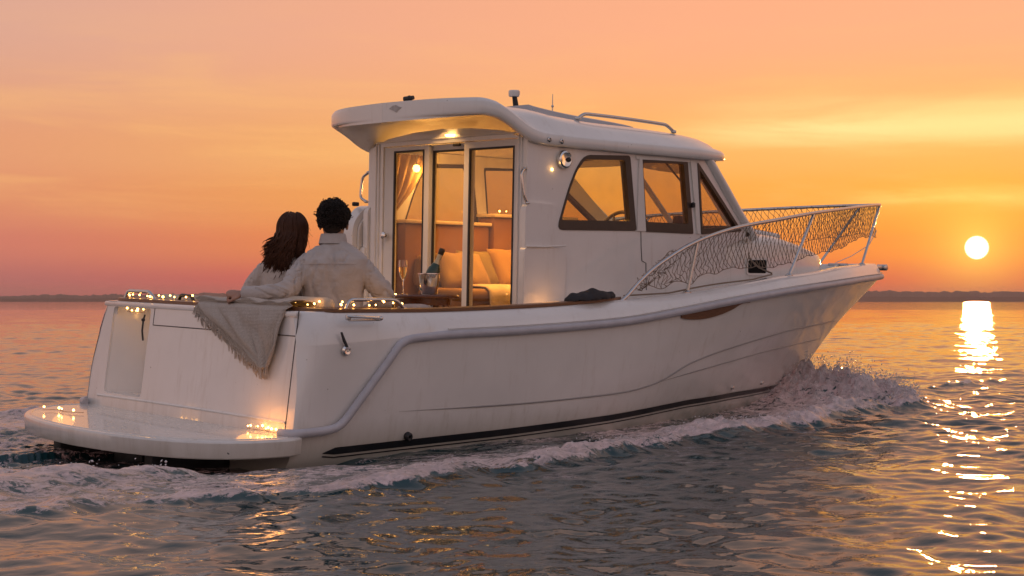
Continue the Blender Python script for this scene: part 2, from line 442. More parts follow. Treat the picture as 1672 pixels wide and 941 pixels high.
# ------------------------------------------------------------------ boat tables (starboard measures; heel undone by +K*y)
HEEL = RAD(1.6); K = math.tan(HEEL)
R_T = [(-.2, 1.215, .50), (.35, 1.23, .53), (.8, 1.25, .56), (1.6, 1.27, .585), (2.4, 1.268, .625), (2.96, 1.25, .685), (3.65, 1.19, .765), (4.52, 1.04, .845),
       (5.2, .84, .89), (5.7, .66, .92), (6.2, .435, .945), (6.55, .27, .96), (6.8, .145, .972), (6.92, .075, .978), (6.98, .0, .98)]
G_T = [(-.2, 1.165, .712), (.35, 1.18, .70), (.76, 1.19, .70), (1.63, 1.21, .72), (2.49, 1.21, .765), (3.03, 1.19, .80), (3.74, 1.12, .87), (4.43, 1.01, .94), (5.09, .84, .985),
       (5.69, .62, 1.035), (6.2, .39, 1.06), (6.55, .23, 1.075), (6.78, .12, 1.085), (6.9, .055, 1.09), (6.95, .0, 1.09)]
M_T = [(-.2, 1.205, .24), (.8, 1.22, .25), (1.6, 1.235, .26), (2.4, 1.225, .27), (3.2, 1.13, .29), (4.0, .95, .32), (4.8, .66, .35), (5.5, .345, .38), (5.95, .13, .40), (6.2, 0, .41)]
W_T = [(-.2, 1.19, -.06), (.8, 1.17, -.045), (1.6, 1.18, -.02), (2.5, 1.13, .01), (3.4, .97, .045), (4.3, .69, .055), (5.1, .35, .05), (5.55, .13, .04), (5.8, 0, .03)]
C_T = [(-.2, 1.0, -.26), (1.6, 1.03, -.25), (3., .84, -.24), (4.3, .45, -.22), (5.2, .13, -.2), (5.6, 0, -.2)]
K_T = [(-.2, 0, -.42), (3., 0, -.44), (4.6, 0, -.40), (5.4, 0, -.28)]
def x_transom(z): return .12 * (z - .08)

def lvl(T, t):
    T = np.asarray(T, float); xe = T[-1, 0]
    zz = spl(T[:, 0], T[:, 2], np.array([0.]))[0]
    x0 = x_transom(zz)
    x = x0 + (xe - x0) * t
    y = spl(T[:, 0], T[:, 1], x); z = spl(T[:, 0], T[:, 2], x)
    rc = .16                                                 # rounded quarter
    q = np.clip(1 - (x - x0)/rc, 0, 1)
    y = y - .11 * (1 - np.sqrt(1 - q*q)) * min(1, y.max()*3) * float(smooth(.05, .62, zz))
    z = z + K*y
    return np.stack([x, y, z], 1)

NT = 120
tt = np.r_[np.linspace(0, .03, 10)[:-1], np.linspace(.03, .9, 80)[:-1], 1 - .1*(np.linspace(1, 0, 30)**1.6)]
LV = [lvl(T, tt) for T in (R_T, M_T, W_T, C_T, K_T)]
GV = lvl(G_T, tt)
vv = np.linspace(0, 4, 41)
HG = np.zeros((len(vv), len(tt), 3))
for j in range(len(tt)):
    P = np.array([l[j] for l in LV])
    for k in range(3): HG[:, j, k] = spl(np.arange(5), P[:, k], vv)

def hull_at(x, z):
    """starboard hull skin point at a given x and (local) z, and its outward normal"""
    d = (HG[:30, :, 0] - x)**2 + (HG[:30, :, 2] - z)**2
    i, j = np.unravel_index(np.argmin(d), d.shape)
    best = None
    i0 = min(max(i, 1), 28); j0 = min(max(j, 1), len(tt) - 2)
    a = HG[i0, j0]; du = HG[i0, j0+1] - HG[i0, j0-1]; dv = HG[i0+1, j0] - HG[i0-1, j0]
    A_ = np.array([[du[0], dv[0]], [du[2], dv[2]]]); b = np.array([x - a[0], z - a[2]])
    try: s = np.linalg.solve(A_, b)
    except np.linalg.LinAlgError: s = np.zeros(2)
    s = np.clip(s, -1, 1)
    p = a + du*s[0] + dv*s[1]
    n = np.cross(du, dv); n /= np.linalg.norm(n) + 1e-9
    if n[1] < 0: n = -n
    return np.array([p[0], -p[1], p[2]]), np.array([n[0], -n[1], n[2]])

def yg(x): return tab(G_T, 1, x)
def zg(x): return tab(G_T, 2, x) + K*tab(G_T, 1, x)
def zr(x): return tab(R_T, 2, x) + K*tab(R_T, 1, x)
S_T = [(1.5, .84), (2.0, .84), (3.2, .84), (3.6, .81), (4.0, .755), (4.4, .685), (5.0, .56), (5.5, .41), (5.85, .25), (5.98, .1), (6.02, 0)]
def yside(x): return tab(S_T, 1, x)

BOAT = thing('motorboat', 'white cabin motorboat with steel bow rail cruising across the sunset water', 'motorboat', (0, 0, 0), (HEEL, 0, 0))

# ---- hull: topsides + bottom + bulwark, both sides
mb = MB()
rows = [HG[i] for i in range(len(vv))]
_bl = smooth(.75, 1.15, LV[0][:, 0])
lip = LV[0].copy(); lip[:, 1] += .012*_bl; lip[:, 2] += .004
mid = (LV[0]*.45 + GV*.55); mid[:, 1] += .012*_bl*np.clip(mid[:, 1]*4, 0, 1)
gt = GV.copy(); gt[:, 1] -= .012; gt[:, 1] = np.maximum(gt[:, 1], 0); gt[:, 2] -= .012
g2 = GV.copy(); g2[:, 1] = np.maximum(g2[:, 1] - .035, 0)
g3 = GV.copy(); g3[:, 1] = np.maximum(g3[:, 1] - .115, 0); g3[:, 0] -= .05*smooth(6.2, 6.9, g3[:, 0])
g4 = g3.copy(); g4[:, 1] = np.maximum(g4[:, 1] - .015, 0); g4[:, 2] -= .012
g5 = g4.copy(); g5[:, 2] -= .07
sec = rows[::-1] + [lip, mid, gt, g2, g3, g4, g5]
mb.loft([[(p[0], -p[1], p[2]) for p in r] for r in sec], wrap=False)
mb.mirror()
HULL = mb.build('hull', M['gel'], BOAT, angle=50)

# ---- transom with the boarding niche
col0 = [HG[i, 0] for i in range(len(vv)-1, -1, -1)] + [mid[0], GV[0]]
col0 = [c for c in col0 if c[2] > -.42]
outl = [(c[1], c[2]) for c in col0] + [(-c[1], c[2]) for c in col0[::-1] if c[1] > .001]
N_Y = (.98, .50); N_Z = (.15, .70)
hole = [(N_Y[1], N_Z[0]), (N_Y[0], N_Z[0]), (N_Y[0], N_Z[1]), (N_Y[1], N_Z[1])]
tmb = MB(); tmb.plate(outl, [round_poly(hole, .03, 4)], lambda a, b, d: (x_transom(b) + d, a, b), .05, cuts=[((0, z_, 0), (0, 1, 0)) for z_ in (0, .3, .6)])
TRANSOM = tmb.build('transom', M['gel'], BOAT)
nm = MB(); rings = []
for z_ in (N_Z[0]-.004, N_Z[1]+.004):
    x0 = x_transom(z_) + .006; o_ = .005 if z_ < .5 else 0
    rings.append([(x0, .985, z_), (x0+.21, .87, z_), (x0+.21, .735, z_), (x0, .495, z_)])
nm.loft(rings, wrap=False)
nm.add(rings[0], [(0, 1, 2, 3)]); nm.add(rings[1], [(3, 2, 1, 0)])
nm.build('boarding_niche', M['gel'], BOAT)
# transom top and seams
tb = MB(); tb.box((.165, 0, .717), (.2, 2.2, .03), .01)
tb.build('transom_coaming', M['gel'], BOAT)
def seam_strip(pts, w, name='seam', m='seam', parent=BOAT, r=None):
    b = MB(); b.tube(pts, w, 6); return b.build(name, M[m], parent)
T_ = lambda y, z, d=0.: (x_transom(z) - d, y, z)
seam_strip([T_(-1.105, z) for z in np.linspace(.07, .74, 8)], .0035)
seam_strip([T_(y, .60) for y in np.linspace(.45, -1.1, 10)], .0035)
seam_strip([T_(.455, z) for z in np.linspace(.60, .715, 4)], .003)
seam_strip([T_(y, .125 + .01*math.cos(y)) for y in np.linspace(1.05, -1.1, 12)], .009, 'transom_flange', 'gel')

# ---- rub rail
rp = []
for x in np.linspace(6.985, .95, 90):
    y = float(tab(R_T, 1, x)); rp.append((x, -max(y + .012, 0) , float(zr(x)) + .0))
rp += [(.86, -1.262, .592), (.78, -1.262, .588), (.70, -1.26, .572), (.655, -1.258, .545), (.62, -1.255, .50), (.50, -1.248, .36), (.36, -1.24, .20), (.30, -1.238, .135), (.24, -1.238, .10), (.16, -1.236, .088), (.06, -1.232, .084), (-.0, -1.222, .082), (-.04, -1.17, .08), (-.045, -1.12, .08)]
rp = resample(rp, 170)
for sgn in (1, -1):
    b = MB(); b.tube([(p[0], p[1]*sgn, p[2]) for p in rp], .021, 10, flat=1.15); b.build('rub_rail', M['grey_rail'], BOAT)
# thin bright lip above the rail on the bulwark
for sgn in (1, -1):
    b = MB(); b.tube([(x, -sgn*max(float(tab(R_T, 1, x)) + .014, 0), float(zr(x)) + .034) for x in np.linspace(1.0, 6.95, 80)], .006, 6); b.build('rail_lip', M['gel'], BOAT)

# ---- boot stripe (two bands) and creases, laid on the skin
def skin_band(xs, ztop, zbot, off, name, m, rows_=4):
    for sgn in (1, -1):
        b = MB(); rings = []
        for x, a, c in zip(xs, ztop, zbot):
            r = []
            for q in np.linspace(0, 1, rows_):
                p, n = hull_at(x, a*(1-q) + c*q); p = p + n*off; r.append((p[0], p[1]*sgn, p[2]))
            rings.append(r)
        b.loft(rings, wrap=False); b.build(name, M[m], BOAT)
KS = .032
STR = [(.17, -.083), (.26, -.045), (.79, -.03), (1.43, -.01), (2.47, .03), (3.41, .085), (4.2, .10), (5.0, .10), (5.45, .095), (5.72, .09)]
xs = np.linspace(.2, 5.78, 70)
zt = np.interp(xs, [a for a, _ in STR], [b for _, b in STR]) + KS*np.interp(xs, [0, 3, 5.8], [1, .9, 0])
wd = np.interp(xs, [.2, .28, 1.5, 4.0, 5.78], [.004, .04, .042, .037, .03])
skin_band(xs, zt, zt - wd, .004, 'boot_stripe', 'black')
skin_band(xs, zt - wd - .012, zt - wd - .020, .004, 'pinstripe', 'black', 2)

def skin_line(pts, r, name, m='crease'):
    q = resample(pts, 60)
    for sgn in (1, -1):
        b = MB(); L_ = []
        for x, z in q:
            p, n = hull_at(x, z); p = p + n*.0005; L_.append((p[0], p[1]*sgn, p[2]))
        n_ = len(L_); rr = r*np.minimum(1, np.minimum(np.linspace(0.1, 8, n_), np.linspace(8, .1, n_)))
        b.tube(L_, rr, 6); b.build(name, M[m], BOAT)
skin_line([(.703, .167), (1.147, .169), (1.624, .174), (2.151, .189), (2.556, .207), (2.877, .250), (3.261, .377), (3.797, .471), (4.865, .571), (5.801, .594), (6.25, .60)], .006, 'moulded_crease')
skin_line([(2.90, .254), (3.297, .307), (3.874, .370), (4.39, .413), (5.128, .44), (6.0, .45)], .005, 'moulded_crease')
# teak strake under the rub rail, starboard and port
for sgn in (1, -1):
    b = MB(); rings = []
    for q in np.linspace(0, 1, 18):
        x = 3.02 + .80*q; zc = float(zr(x)) - .02 - .0; hgt = .055*math.sin(math.pi*min(1, q*1.15 + .04))**.6 + .006 if q < .97 else .008
        r = []
        for dz, off in ((0, .001), (0, .010), (-hgt, .010), (-hgt, .001)):
            p, n = hull_at(x, zc + dz); p = p + n*off; r.append((p[0], p[1]*sgn, p[2]))
        rings.append(r)
    b.loft(rings, True, True, True); b.build('teak_strake', M['teak'], BOAT)
# small skin fittings
def fitting(x, z, r, name, m='chrome', out=.012):
    p, n = hull_at(x, z); b = MB()
    Mx = Vector(n).to_track_quat('Z', 'Y').to_matrix()
    b.lathe([(0, -.004), (r, -.004), (r, out*.6), (r*.7, out), (r*.3, out*.9), (r*.25, out*.4), (0, out*.4)], tuple(p), 14, Mx); return b.build(name, M[m], BOAT)
fitting(4.052, .156, .016, 'drain_outlet', 'steel'); fitting(4.681, .154, .016, 'drain_outlet', 'steel')
o_ = fitting(.785, .022, .026, 'exhaust_outlet', 'rubber', .03)
# latch and lever on the quarter
p, n = hull_at(.42, .70); b = MB()
b.tube([(.30, p[1]-.012, .712), (.34, p[1]-.030, .710), (.44, p[1]-.032, .705), (.52, p[1]-.03, .700)], [.009, .009, .008, .007], 8)
b.box((.42, p[1]-.010, .690), (.22, .016, .012), .004); b.ball((.52, p[1]-.028, .700), .014, 2); b.box((.31, p[1]-.01, .705), (.03, .02, .03), .005)
b.build('quarter_latch', M['steel'], BOAT)
lv = fitting(.305, .525, .030, 'round_cap', 'chrome', .026)
b = MB(); b.tube([(.27, -1.236, .625), (.282, -1.246, .58), (.30, -1.25, .545)], [.006, .009, .008], 8); b.build('lever', M['rubber'], lv)

# ---- cockpit liner and sole, side decks, foredeck
xs = np.linspace(.30, 2.15, 24); b = MB()
b.loft([[(x, -(float(yg(x))-.135), float(zg(x))-.02) , (x, -(float(yg(x))-.15), .16), (x, (float(yg(x))-.15), .16), (x, float(yg(x))-.135, float(zg(x))-.02)] for x in xs], wrap=False)
b.add([(.27, -1.06, .70), (.29, -1.06, .16), (.29, 1.06, .16), (.27, 1.06, .70)], [(0, 1, 2, 3)])
b.build('cockpit_liner', M['gel'], BOAT)
b = MB(); xs = np.r_[np.linspace(2.02, 5.9, 50), np.linspace(5.95, 6.86, 16)]
r_ = []
for x in xs:
    yo = max(float(yg(x)) - .125, .004); yi = float(yside(x)) - .05 if x < 5.98 else 0.0
    yi = max(min(yi, yo - .002), 0.); zz = float(zg(x)) - .065
    r_.append([(x, -yo, zz), (x, -(yo*.6 + yi*.4), zz + .008), (x, -yi, zz + .012)])
b.loft(r_, wrap=False); b.mirror(); b.build('deck', M['gel'], BOAT)
# teak capping round the cockpit coaming
pth = [(x, -(float(yg(x)) - .07), float(zg(x)) + .008) for x in np.linspace(2.55, .30, 26)]
pth += [(.235, -1.10, .742), (.20, -1.06, .744), (.18, -1.0, .745)]
pth += [(.172, y, .746) for y in np.linspace(-.9, 0, 8)]
full = pth + [(p[0], -p[1], p[2]) for p in pth[::-1]]
full = [p for p in full if not (p[1] > 0 and p[0] > 2.0)]
full = resample(full, 150)
def ribbon(mb, pts, w, h, taper=0):
    p = np.asarray(pts); Tn = np.gradient(p, axis=0); Tn[:, 2] = 0; Tn /= np.linalg.norm(Tn, axis=1)[:, None]
    Nn = np.stack([-Tn[:, 1], Tn[:, 0], 0*Tn[:, 0]], 1); rings = []
    for i in range(len(p)):
        ww = w * (1 if not taper else min(1, .15 + min(i, len(p)-1-i)/taper)); c = p[i]
        rings.append([c - Nn[i]*ww/2 - (0, 0, h/2), c - Nn[i]*ww/2 + (0, 0, h*.3), c - Nn[i]*ww*.38 + (0, 0, h/2), c + Nn[i]*ww*.38 + (0, 0, h/2), c + Nn[i]*ww/2 + (0, 0, h*.3), c + Nn[i]*ww/2 - (0, 0, h/2)])
    return mb.loft(rings, True, True, True)
b = MB(); ribbon(b, full, .10, .022, 8); CAP = b.build('teak_capping', M['teak'], BOAT)

# ---- swim platform
PL = [(.02, 1.16), (-.20, 1.20), (-.36, 1.10), (-.56, .88), (-.70, .58), (-.775, .15), (-.79, -.12), (-.76, -.50), (-.66, -.90), (-.50, -1.16), (-.30, -1.27), (-.10, -1.29), (.02, -1.24)]
PLr = resample(PL, 70)
b = MB(); rings = []
cxp = np.array([.02, 0.])
for zz, sc in ((.022, .0), (.064, .0), (.066, .955), (.066, .978), (.064, .990), (.058, .997), (.052, 1.), (-.026, .992), (-.032, .988), (-.034, .98), (-.034, 0.)):
    q = [np.array([cxp[0] + (p[0]-cxp[0])*(sc if sc else .02), p[1]*(sc if sc else .02), zz + .0*p[1]]) for p in PLr]
    rings.append(q)
rings = rings[1:]
b.loft(rings, wrap=False)
PLAT = b.build('swim_platform', M['gel'], BOAT, angle=28)
b = MB()                                                     # raised lip along the aft edge
lipc = [(.02 + (p[0]-.02)*.955, p[1]*.955, .066) for p in PLr[2:-2]]
b.tube(lipc, .005, 6); b.build('platform_lip', M['gel'], PLAT)
b = MB()  # small dark discs standing for the rusty marks on the platform edge
for (x, y, r0) in ((-.415, -1.208, .013), (-.385, -1.222, .011), (-.40, -1.216, .008)):
    b.lathe([(0, -.01), (r0, -.01), (r0, .003), (r0*.6, .006), (0, .006)], (x, y, .010 - r0*.4), 10, Vector((-.45, -.89, 0)).to_track_quat('Z', 'Y').to_matrix())
b.build('rust_spots', M['rubber'], PLAT)
for yy in (-.55, .55):
    b = MB(); b.box((-.27, yy, -.12), (.5, .10, .16), .02); b.build('platform_bracket', M['antifoul'], BOAT)
b = MB(); b.box((-.2, 0, -.15), (.3, .35, .2), .03); b.build('drive_housing', M['antifoul'], BOAT)
# U-shaped grab rails on the quarters
def grab(pts, r, name, parent, m='steel', n=40, feet=True):
    q = resample(round_poly3(pts, .03), n); bb = MB(); bb.tube(q, r, 10)
    if feet:
        for e in (0, -1): bb.ball(q[e], r*1.9, 2, sc=(1, 1, .6))
    return bb.build(name, M[m], parent)
def round_poly3(pts, r, n=5):
    P = [np.array(p, float) for p in pts]; out = [P[0]]
    for i in range(1, len(P)-1):
        a, c_, d = P[i-1], P[i], P[i+1]
        d1 = (a-c_)/np.linalg.norm(a-c_); d2 = (d-c_)/np.linalg.norm(d-c_); l = min(r, .45*np.linalg.norm(a-c_), .45*np.linalg.norm(d-c_))
        for t in np.linspace(0, 1, n): out.append((1-t)**2*(c_+d1*l) + 2*t*(1-t)*c_ + t*t*(c_+d2*l))
    out.append(P[-1]); return out
grab([(.37, -1.13, .74), (.40, -1.13, .80), (.72, -1.135, .80), (.80, -1.135, .735)], .011, 'grab_rail', BOAT)
grab([(.15, .98, .745), (.16, .96, .80), (.17, .70, .80), (.17, .62, .745)], .012, 'grab_rail', BOAT)
grab([(.22, .42, .75), (.22, .40, .785), (.22, .27, .785), (.22, .24, .75)], .010, 'grab_rail', BOAT, 'rubber')
b = MB(); b.tube([(x_transom(.64)-.004, .56, .66), (x_transom(.62)-.016, .555, .62), (x_transom(.55)-.016, .55, .56), (x_transom(.5)-.006, .545, .50)], .006, 8); b.ball((x_transom(.6)-.012, .557, .628), .012, 2)
b.build('latch_cord', M['rubber'], BOAT)

# ---- cabin sides with window openings
def sidefn(sgn, off=0.):
    def f(a, b, d):
        return (a, sgn*(float(yside(a)) + off - d), b)
    return f
K2 = .024
W1 = [(2.26, 1.25), (2.30, 1.37), (2.355, 1.52), (2.42, 1.655), (2.50, 1.745), (2.92, 1.765), (2.995, 1.265)]
W2 = [(3.035, 1.745), (3.525, 1.765), (3.61, 1.262), (3.09, 1.262)]
W3 = [(3.652, 1.762), (4.25, 1.30), (3.715, 1.262)]
SIDE = [(1.985, .62), (3.0, .66), (4.05, .78), (4.05, 1.18), (4.36, 1.26), (4.36, 1.30), (3.82, 1.81), (3.6, 1.83), (1.985, 1.83)]
cuts = [((x, 0, 0), (1, 0, 0)) for x in (2.3, 2.6, 2.9, 3.2, 3.4, 3.6, 3.8, 4.0, 4.2)]
SIDES = {}
for sgn in (-1, 1):
    b = MB(); b.plate(SIDE, [round_poly(W1, [.05, .3, .3, .3, .05, .02, .02], 4), round_poly(W2, .012, 3), W3], sidefn(sgn), .045, cuts)
    s_ = b.build('cabin_side', [M['gel']], BOAT, angle=45); SIDES[sgn] = s_
    for Wp, rad, ins, g in ((W1, [.05, .3, .3, .3, .05, .02, .02], [.012, .012, .012, .016, .026, .05, .062], 'glass_tint'), (W2, .012, [.016, .045, .065, .012], 'glass_grey'), (W3, .008, [.024, .036, .018], 'glass_grey')):
        outer = inset(round_poly(Wp, rad, 4), -.004)
        inner = round_poly(inset(Wp, ins), .02 if Wp is not W3 else .008, 4)
        fb = MB(); fb.plate(outer, [inner], sidefn(sgn, .005), .05, cuts)
        fr = fb.build('window_frame', M['frame'], BOAT, angle=45)
        pb = MB(); pb.plate(inset(inner, -.006), [], sidefn(sgn, -.012), .006, cuts); pb.build('pane', M[g], fr, angle=45)
    # white pillar trims between the panes
    b = MB(); b.plate([(3.008, 1.765), (3.034, 1.765), (3.085, 1.262), (3.00, 1.262)], [], sidefn(sgn, .012), .03); b.build('window_pillar', M['white'], BOAT)
    b = MB(); b.plate([(3.553, 1.78), (3.62, 1.78), (3.692, 1.262), (3.655, 1.262)], [], sidefn(sgn, .012), .03); b.build('window_pillar', M['white'], BOAT)
    b = MB(); b.plate([(2.98, 1.775), (3.66, 1.79), (3.665, 1.765), (2.98, 1.748)], [], sidefn(sgn, .009), .02, cuts); b.build('window_head_trim', M['white'], BOAT)
    b = MB(); yy = float(yside(3.58))
    b.box((3.585, sgn*(yy+.018), 1.46), (.03, .02, .035), .004); b.ball((3.575, sgn*(yy+.028), 1.47), .012, 2); b.build('window_catch', M['rubber'], BOAT)
    # A pillar
    b = MB(); pa = [(3.70, sgn*.80, 1.83), (3.98, sgn*.762, 1.585), (4.20, sgn*.722, 1.40), (4.40, sgn*.69, 1.245)]
    pa = resample(pa, 14); b.tube(pa + np.array([.035, -sgn*.012, .01]), .036, 10, flat=1.1); b.build('windshield_pillar', M['gel'], BOAT)
    # seams and moulded corner slabs
    b = MB(); b.tube([(3.045, sgn*(.841), 1.258), (3.05, sgn*.842, 1.15), (3.06, sgn*.842, 1.06)], .003, 5); b.tube([(3.06, sgn*.842, 1.06), (3.10, sgn*.842, 1.045), (3.11, sgn*.842, .86)], .003, 5); b.build('seam', M['seam'], BOAT)
    c1 = [(1.96, .60), (2.27, .62), (2.285, 1.0), (2.26, 1.12), (2.225, 1.2), (2.225, 1.41), (1.985, 1.415), (1.96, 1.38)]
    b = MB(); b.plate(round_poly(c1, [.0, .02, .1, .1, .04, .015, .02, .02], 4), [], sidefn(sgn, .022), .05); b.build('corner_moulding', M['gel'], BOAT)
    c2 = [(1.945, .60), (2.29, .62), (2.315, 1.03), (2.29, 1.10), (2.20, 1.135), (1.965, 1.13), (1.945, 1.11)]
    b = MB(); b.plate(round_poly(c2, [.0, .02, .05, .06, .05, .02, .02], 4), [], sidefn(sgn, .034), .05); b.build('corner_moulding', M['gel'], BOAT)
    b = MB(); b.tube([(x, sgn*(.84 + .040), 1.133 + .012*max(0, (x-2.1))/.2) for x in np.linspace(1.95, 2.3, 12)], .006, 6); b.build('moulding_bead', M['white'], BOAT)
# port wing on the coaming
b = MB(); wing = round_poly([(.0, .60), (.0, 1.30), (.14, 1.44), (.30, 1.40), (.34, .60)], [.01, .1, .1, .08, .01], 6)
b.plate(wing, [], lambda a, b_, d: (1.90 + a, 1.03 - d*1., b_), .12); b.build('coaming_wing', M['gel'], BOAT)
b = MB(); b.plate(inset(wing, .04), [], lambda a, b_, d: (1.90 + a, .905 - d, b_), .02); b.build('wing_panel', M['white'], BOAT)
b = MB(); b.box((1.99, 1.0, 1.435), (.05, .03, .03), .008); b.build('wing_latch', M['rubber'], BOAT)
b = MB(); b.box((2.03, .902, 1.30), (.03, .02, .10), .006); b.build('wing_hinge', M['rubber'], BOAT)

# ---- aft bulkhead and sliding doors
BX = 2.0
def bfn(x0):
    def f(a, b, d): return (x0 + d, a, b)
    return f
bo = [(-.795, .16), (.795, .16), (.795, 1.83), (.60, 1.885), (.3, 1.915), (0, 1.925), (-.3, 1.915), (-.60, 1.885), (-.795, 1.83)]
b = MB(); b.plate(bo, [[(-.755, .2), (.66, .2), (.66, 1.83), (-.755, 1.83)]], bfn(1.975), .05); b.build('cabin_bulkhead', M['gel'], BOAT)
b = MB()
for yy in (.735, .70): b.tube([(1.972, yy, .2), (1.972, yy, 1.86)], .006, 5)
b.tube([(1.972, -.775, .2), (1.972, -.775, 1.86)], .006, 5); b.tube([(1.972, .735, 1.862), (1.972, -.775, 1.862)], .006, 5); b.build('door_surround', M['white'], BOAT)
def door(y0, y1, x0, fl, fr, ftop, handle=None, label=None):
    b = MB(); out = [(y1, .205), (y0, .205), (y0, 1.825), (y1, 1.825)]
    inn = [(y1 + fr, .27), (y0 - fl, .27), (y0 - fl, 1.825 - ftop), (y1 + fr, 1.825 - ftop)]
    b.plate(out, [inn], bfn(x0), .03); d = b.build('sliding_door', M['white'], BOAT)
    g = MB(); q = inset(inn, -.006); g.plate(q, [], bfn(x0 + .012), .006); g.build('pane', M['glass'], d)
    k = MB(); k.plate(inset(inn, -.002), [inset(inn, .012)], bfn(x0 - .003), .012); k.build('pane_gasket', M['rubber'], d)
    return d
d1 = door(.655, .155, 1.985, .11, .055, .03)
d2 = door(.175, -.255, 2.018, .025, .05, .04)
d3 = door(-.215, -.752, 1.985, .055, .035, .045)
b = MB(); b.lathe([(0, 0), (.018, 0), (.016, .02), (.026, .03), (.026, .045), (.012, .055), (0, .055)], (1.985, .605, 1.205), 16, Matrix.Rotation(RAD(-90), 3, 'Y')); b.build('door_knob', M['chrome'], d1)
b = MB(); b.box((1.97, -.155, 1.81), (.02, .07, .02), .005); b.build('door_catch', M['rubber'], d2)
for zz in (1.64, 1.52):
    b = MB(); b.ball((2.01, -.715, zz), .016, 2); b.build('door_hinge', M['chrome'], d3)
grab([(1.97, -.83, 1.63), (1.93, -.845, 1.60), (1.95, -.855, 1.45), (1.98, -.855, 1.41)], .009, 'side_handle', BOAT)
grab([(2.0, .86, 1.66), (2.0, .935, 1.63), (1.99, .945, 1.48), (1.99, .87, 1.45)], .010, 'side_handle', BOAT)

# ---- coachroof ahead of the windshield
CR = [(3.86, 1.235), (4.3, 1.30), (4.8, 1.315), (5.2, 1.275), (5.55, 1.225), (5.8, 1.18), (5.93, 1.13), (5.995, 1.04)]
b = MB(); rings = []
for x in np.r_[np.linspace(3.86, 5.6, 30), np.linspace(5.65, 6.0, 14)]:
    ys = max(float(yside(x)) - .012, .015); zt = float(tab(CR, 1, x)); zb = float(zg(min(x, 6.3))) - .10
    zsd = zt - .075*min(1, ys/.3) - .015
    r = [(x, ys, zb), (x, ys, zb + (zsd-zb)*.55), (x, ys - .006, zsd - .02), (x, ys*.975 - .006, zsd + .022), (x, ys*.92 - .008, zsd + .044), (x, ys*.82, zsd + .058), (x, ys*.6, zt - .016), (x, ys*.3, zt - .005), (x, 0, zt)]
    rings.append(r + [(p[0], -p[1], p[2]) for p in r[-2::-1]])
b.loft(rings, wrap=False); n_ = len(rings[-1]); b.add(rings[-1], [tuple(range(n_))])
COACH = b.build('coachroof', M['gel'], BOAT, angle=50)
# vent on the trunk side, hatch
ys = float(yside(4.52))
for sgn in (-1, 1):
    vf = lambda a, b_, d, s=sgn: (a, s*(float(yside(a)) - .012 + .004 - d), b_)
    vp = round_poly([(4.36, .985), (4.66, .985), (4.655, 1.095), (4.365, 1.09)], .025, 4)
    b = MB(); b.plate(vp, [], vf, .01, [((4.5, 0, 0), (1, 0, 0))]); v_ = b.build('hull_vent', M['void'], COACH)
    b = MB(); b.plate(inset(vp, -.012), [inset(vp, .004)], lambda a, b_, d, s=sgn: (a, s*(float(yside(a)) - .012 + .012 - d), b_), .016); b.build('vent_rim', M['white'], v_)
hb = MB(); hb.box((5.05, 0, 1.305), (.5, .5, .05), .03, M=Matrix.Rotation(RAD(5), 3, 'Y'), seg=3); HAT = hb.build('deck_hatch', M['white'], COACH)
hb = MB(); hb.box((5.05, 0, 1.335), (.4, .4, .012), .004, M=Matrix.Rotation(RAD(5), 3, 'Y')); hb.build('hatch_lens', M['glass_grey'], HAT)

# ---- windshield
WB = [(4.33, .705, 1.275), (4.50, .55, 1.315), (4.64, .28, 1.335), (4.68, 0, 1.34)]
WT = [(3.78, .775, 1.84), (3.96, .60, 1.87), (4.06, .30, 1.90), (4.09, 0, 1.905)]
def wpt(u, v):
    q = abs(u); b0 = np.array([float(spl([0, .4, .8, 1], [w[k] for w in WB[::-1]], q)) for k in range(3)])
    t0 = np.array([float(spl([0, .4, .8, 1], [w[k] for w in WT[::-1]], q)) for k in range(3)])
    p = b0*(1-v) + t0*v; p[1] *= (1 if u >= 0 else -1); return tuple(p)
b = MB(); b.loft([[wpt(u, v) for u in np.linspace(-1, 1, 33)] for v in np.linspace(0, 1, 6)], wrap=False); WS = b.build('windshield', M['glass'], BOAT)
for u0 in (-.42, .42):
    b = MB(); b.tube([wpt(u0, v) for v in np.linspace(0, 1, 8)], .022, 8); b.build('windshield_mullion', M['white'], WS)
b = MB(); b.tube([wpt(u, 0) for u in np.linspace(-1, 1, 30)], .018, 8); b.tube([wpt(u, 1) for u in np.linspace(-1, 1, 30)], .02, 8); b.build('windshield_gasket', M['frame'], WS)
for u0 in (-.62, .12):
    pA = np.array(wpt(u0, .02)) + (.03, 0, .02); pB = np.array(wpt(u0 - .16, .62)) + (.025, 0, .012)
    b = MB(); b.tube([pA, pB], .006, 6); pC = np.array(wpt(u0 - .10, .9)) + (.02, 0, .01); pD = np.array(wpt(u0 - .22, .3)) + (.02, 0, .01); b.tube([pC, pD], .008, 6); b.build('windshield_wiper', M['rubber'], WS)

# ---- roof: crowned top, rounded brow, drooping hood over the cockpit
def roof_half(x):
    """outer half width of the roof at station x"""
    return float(tab([(1.46, .0), (1.475, .22), (1.50, .45), (1.56, .67), (1.64, .82), (1.74, .87), (2.0, .885), (3.3, .885), (3.6, .865), (3.9, .79), (4.15, .63), (4.32, .42), (4.41, .2), (4.43, 0.)], 1, x))
def roof_top(x): return float(tab([(1.46, 2.055), (1.8, 2.085), (2.1, 2.088), (2.45, 2.058), (2.8, 2.042), (3.3, 2.036), (3.9, 2.015), (4.2, 1.97), (4.43, 1.91)], 1, x))
def roof_edge(x): return float(tab([(1.46, 1.955), (1.62, 1.955), (1.72, 1.935), (1.82, 1.89), (1.92, 1.835), (2.0, 1.806), (2.12, 1.79), (2.5, 1.785), (3.3, 1.785), (3.7, 1.79), (4.1, 1.812), (4.43, 1.845)], 1, x))
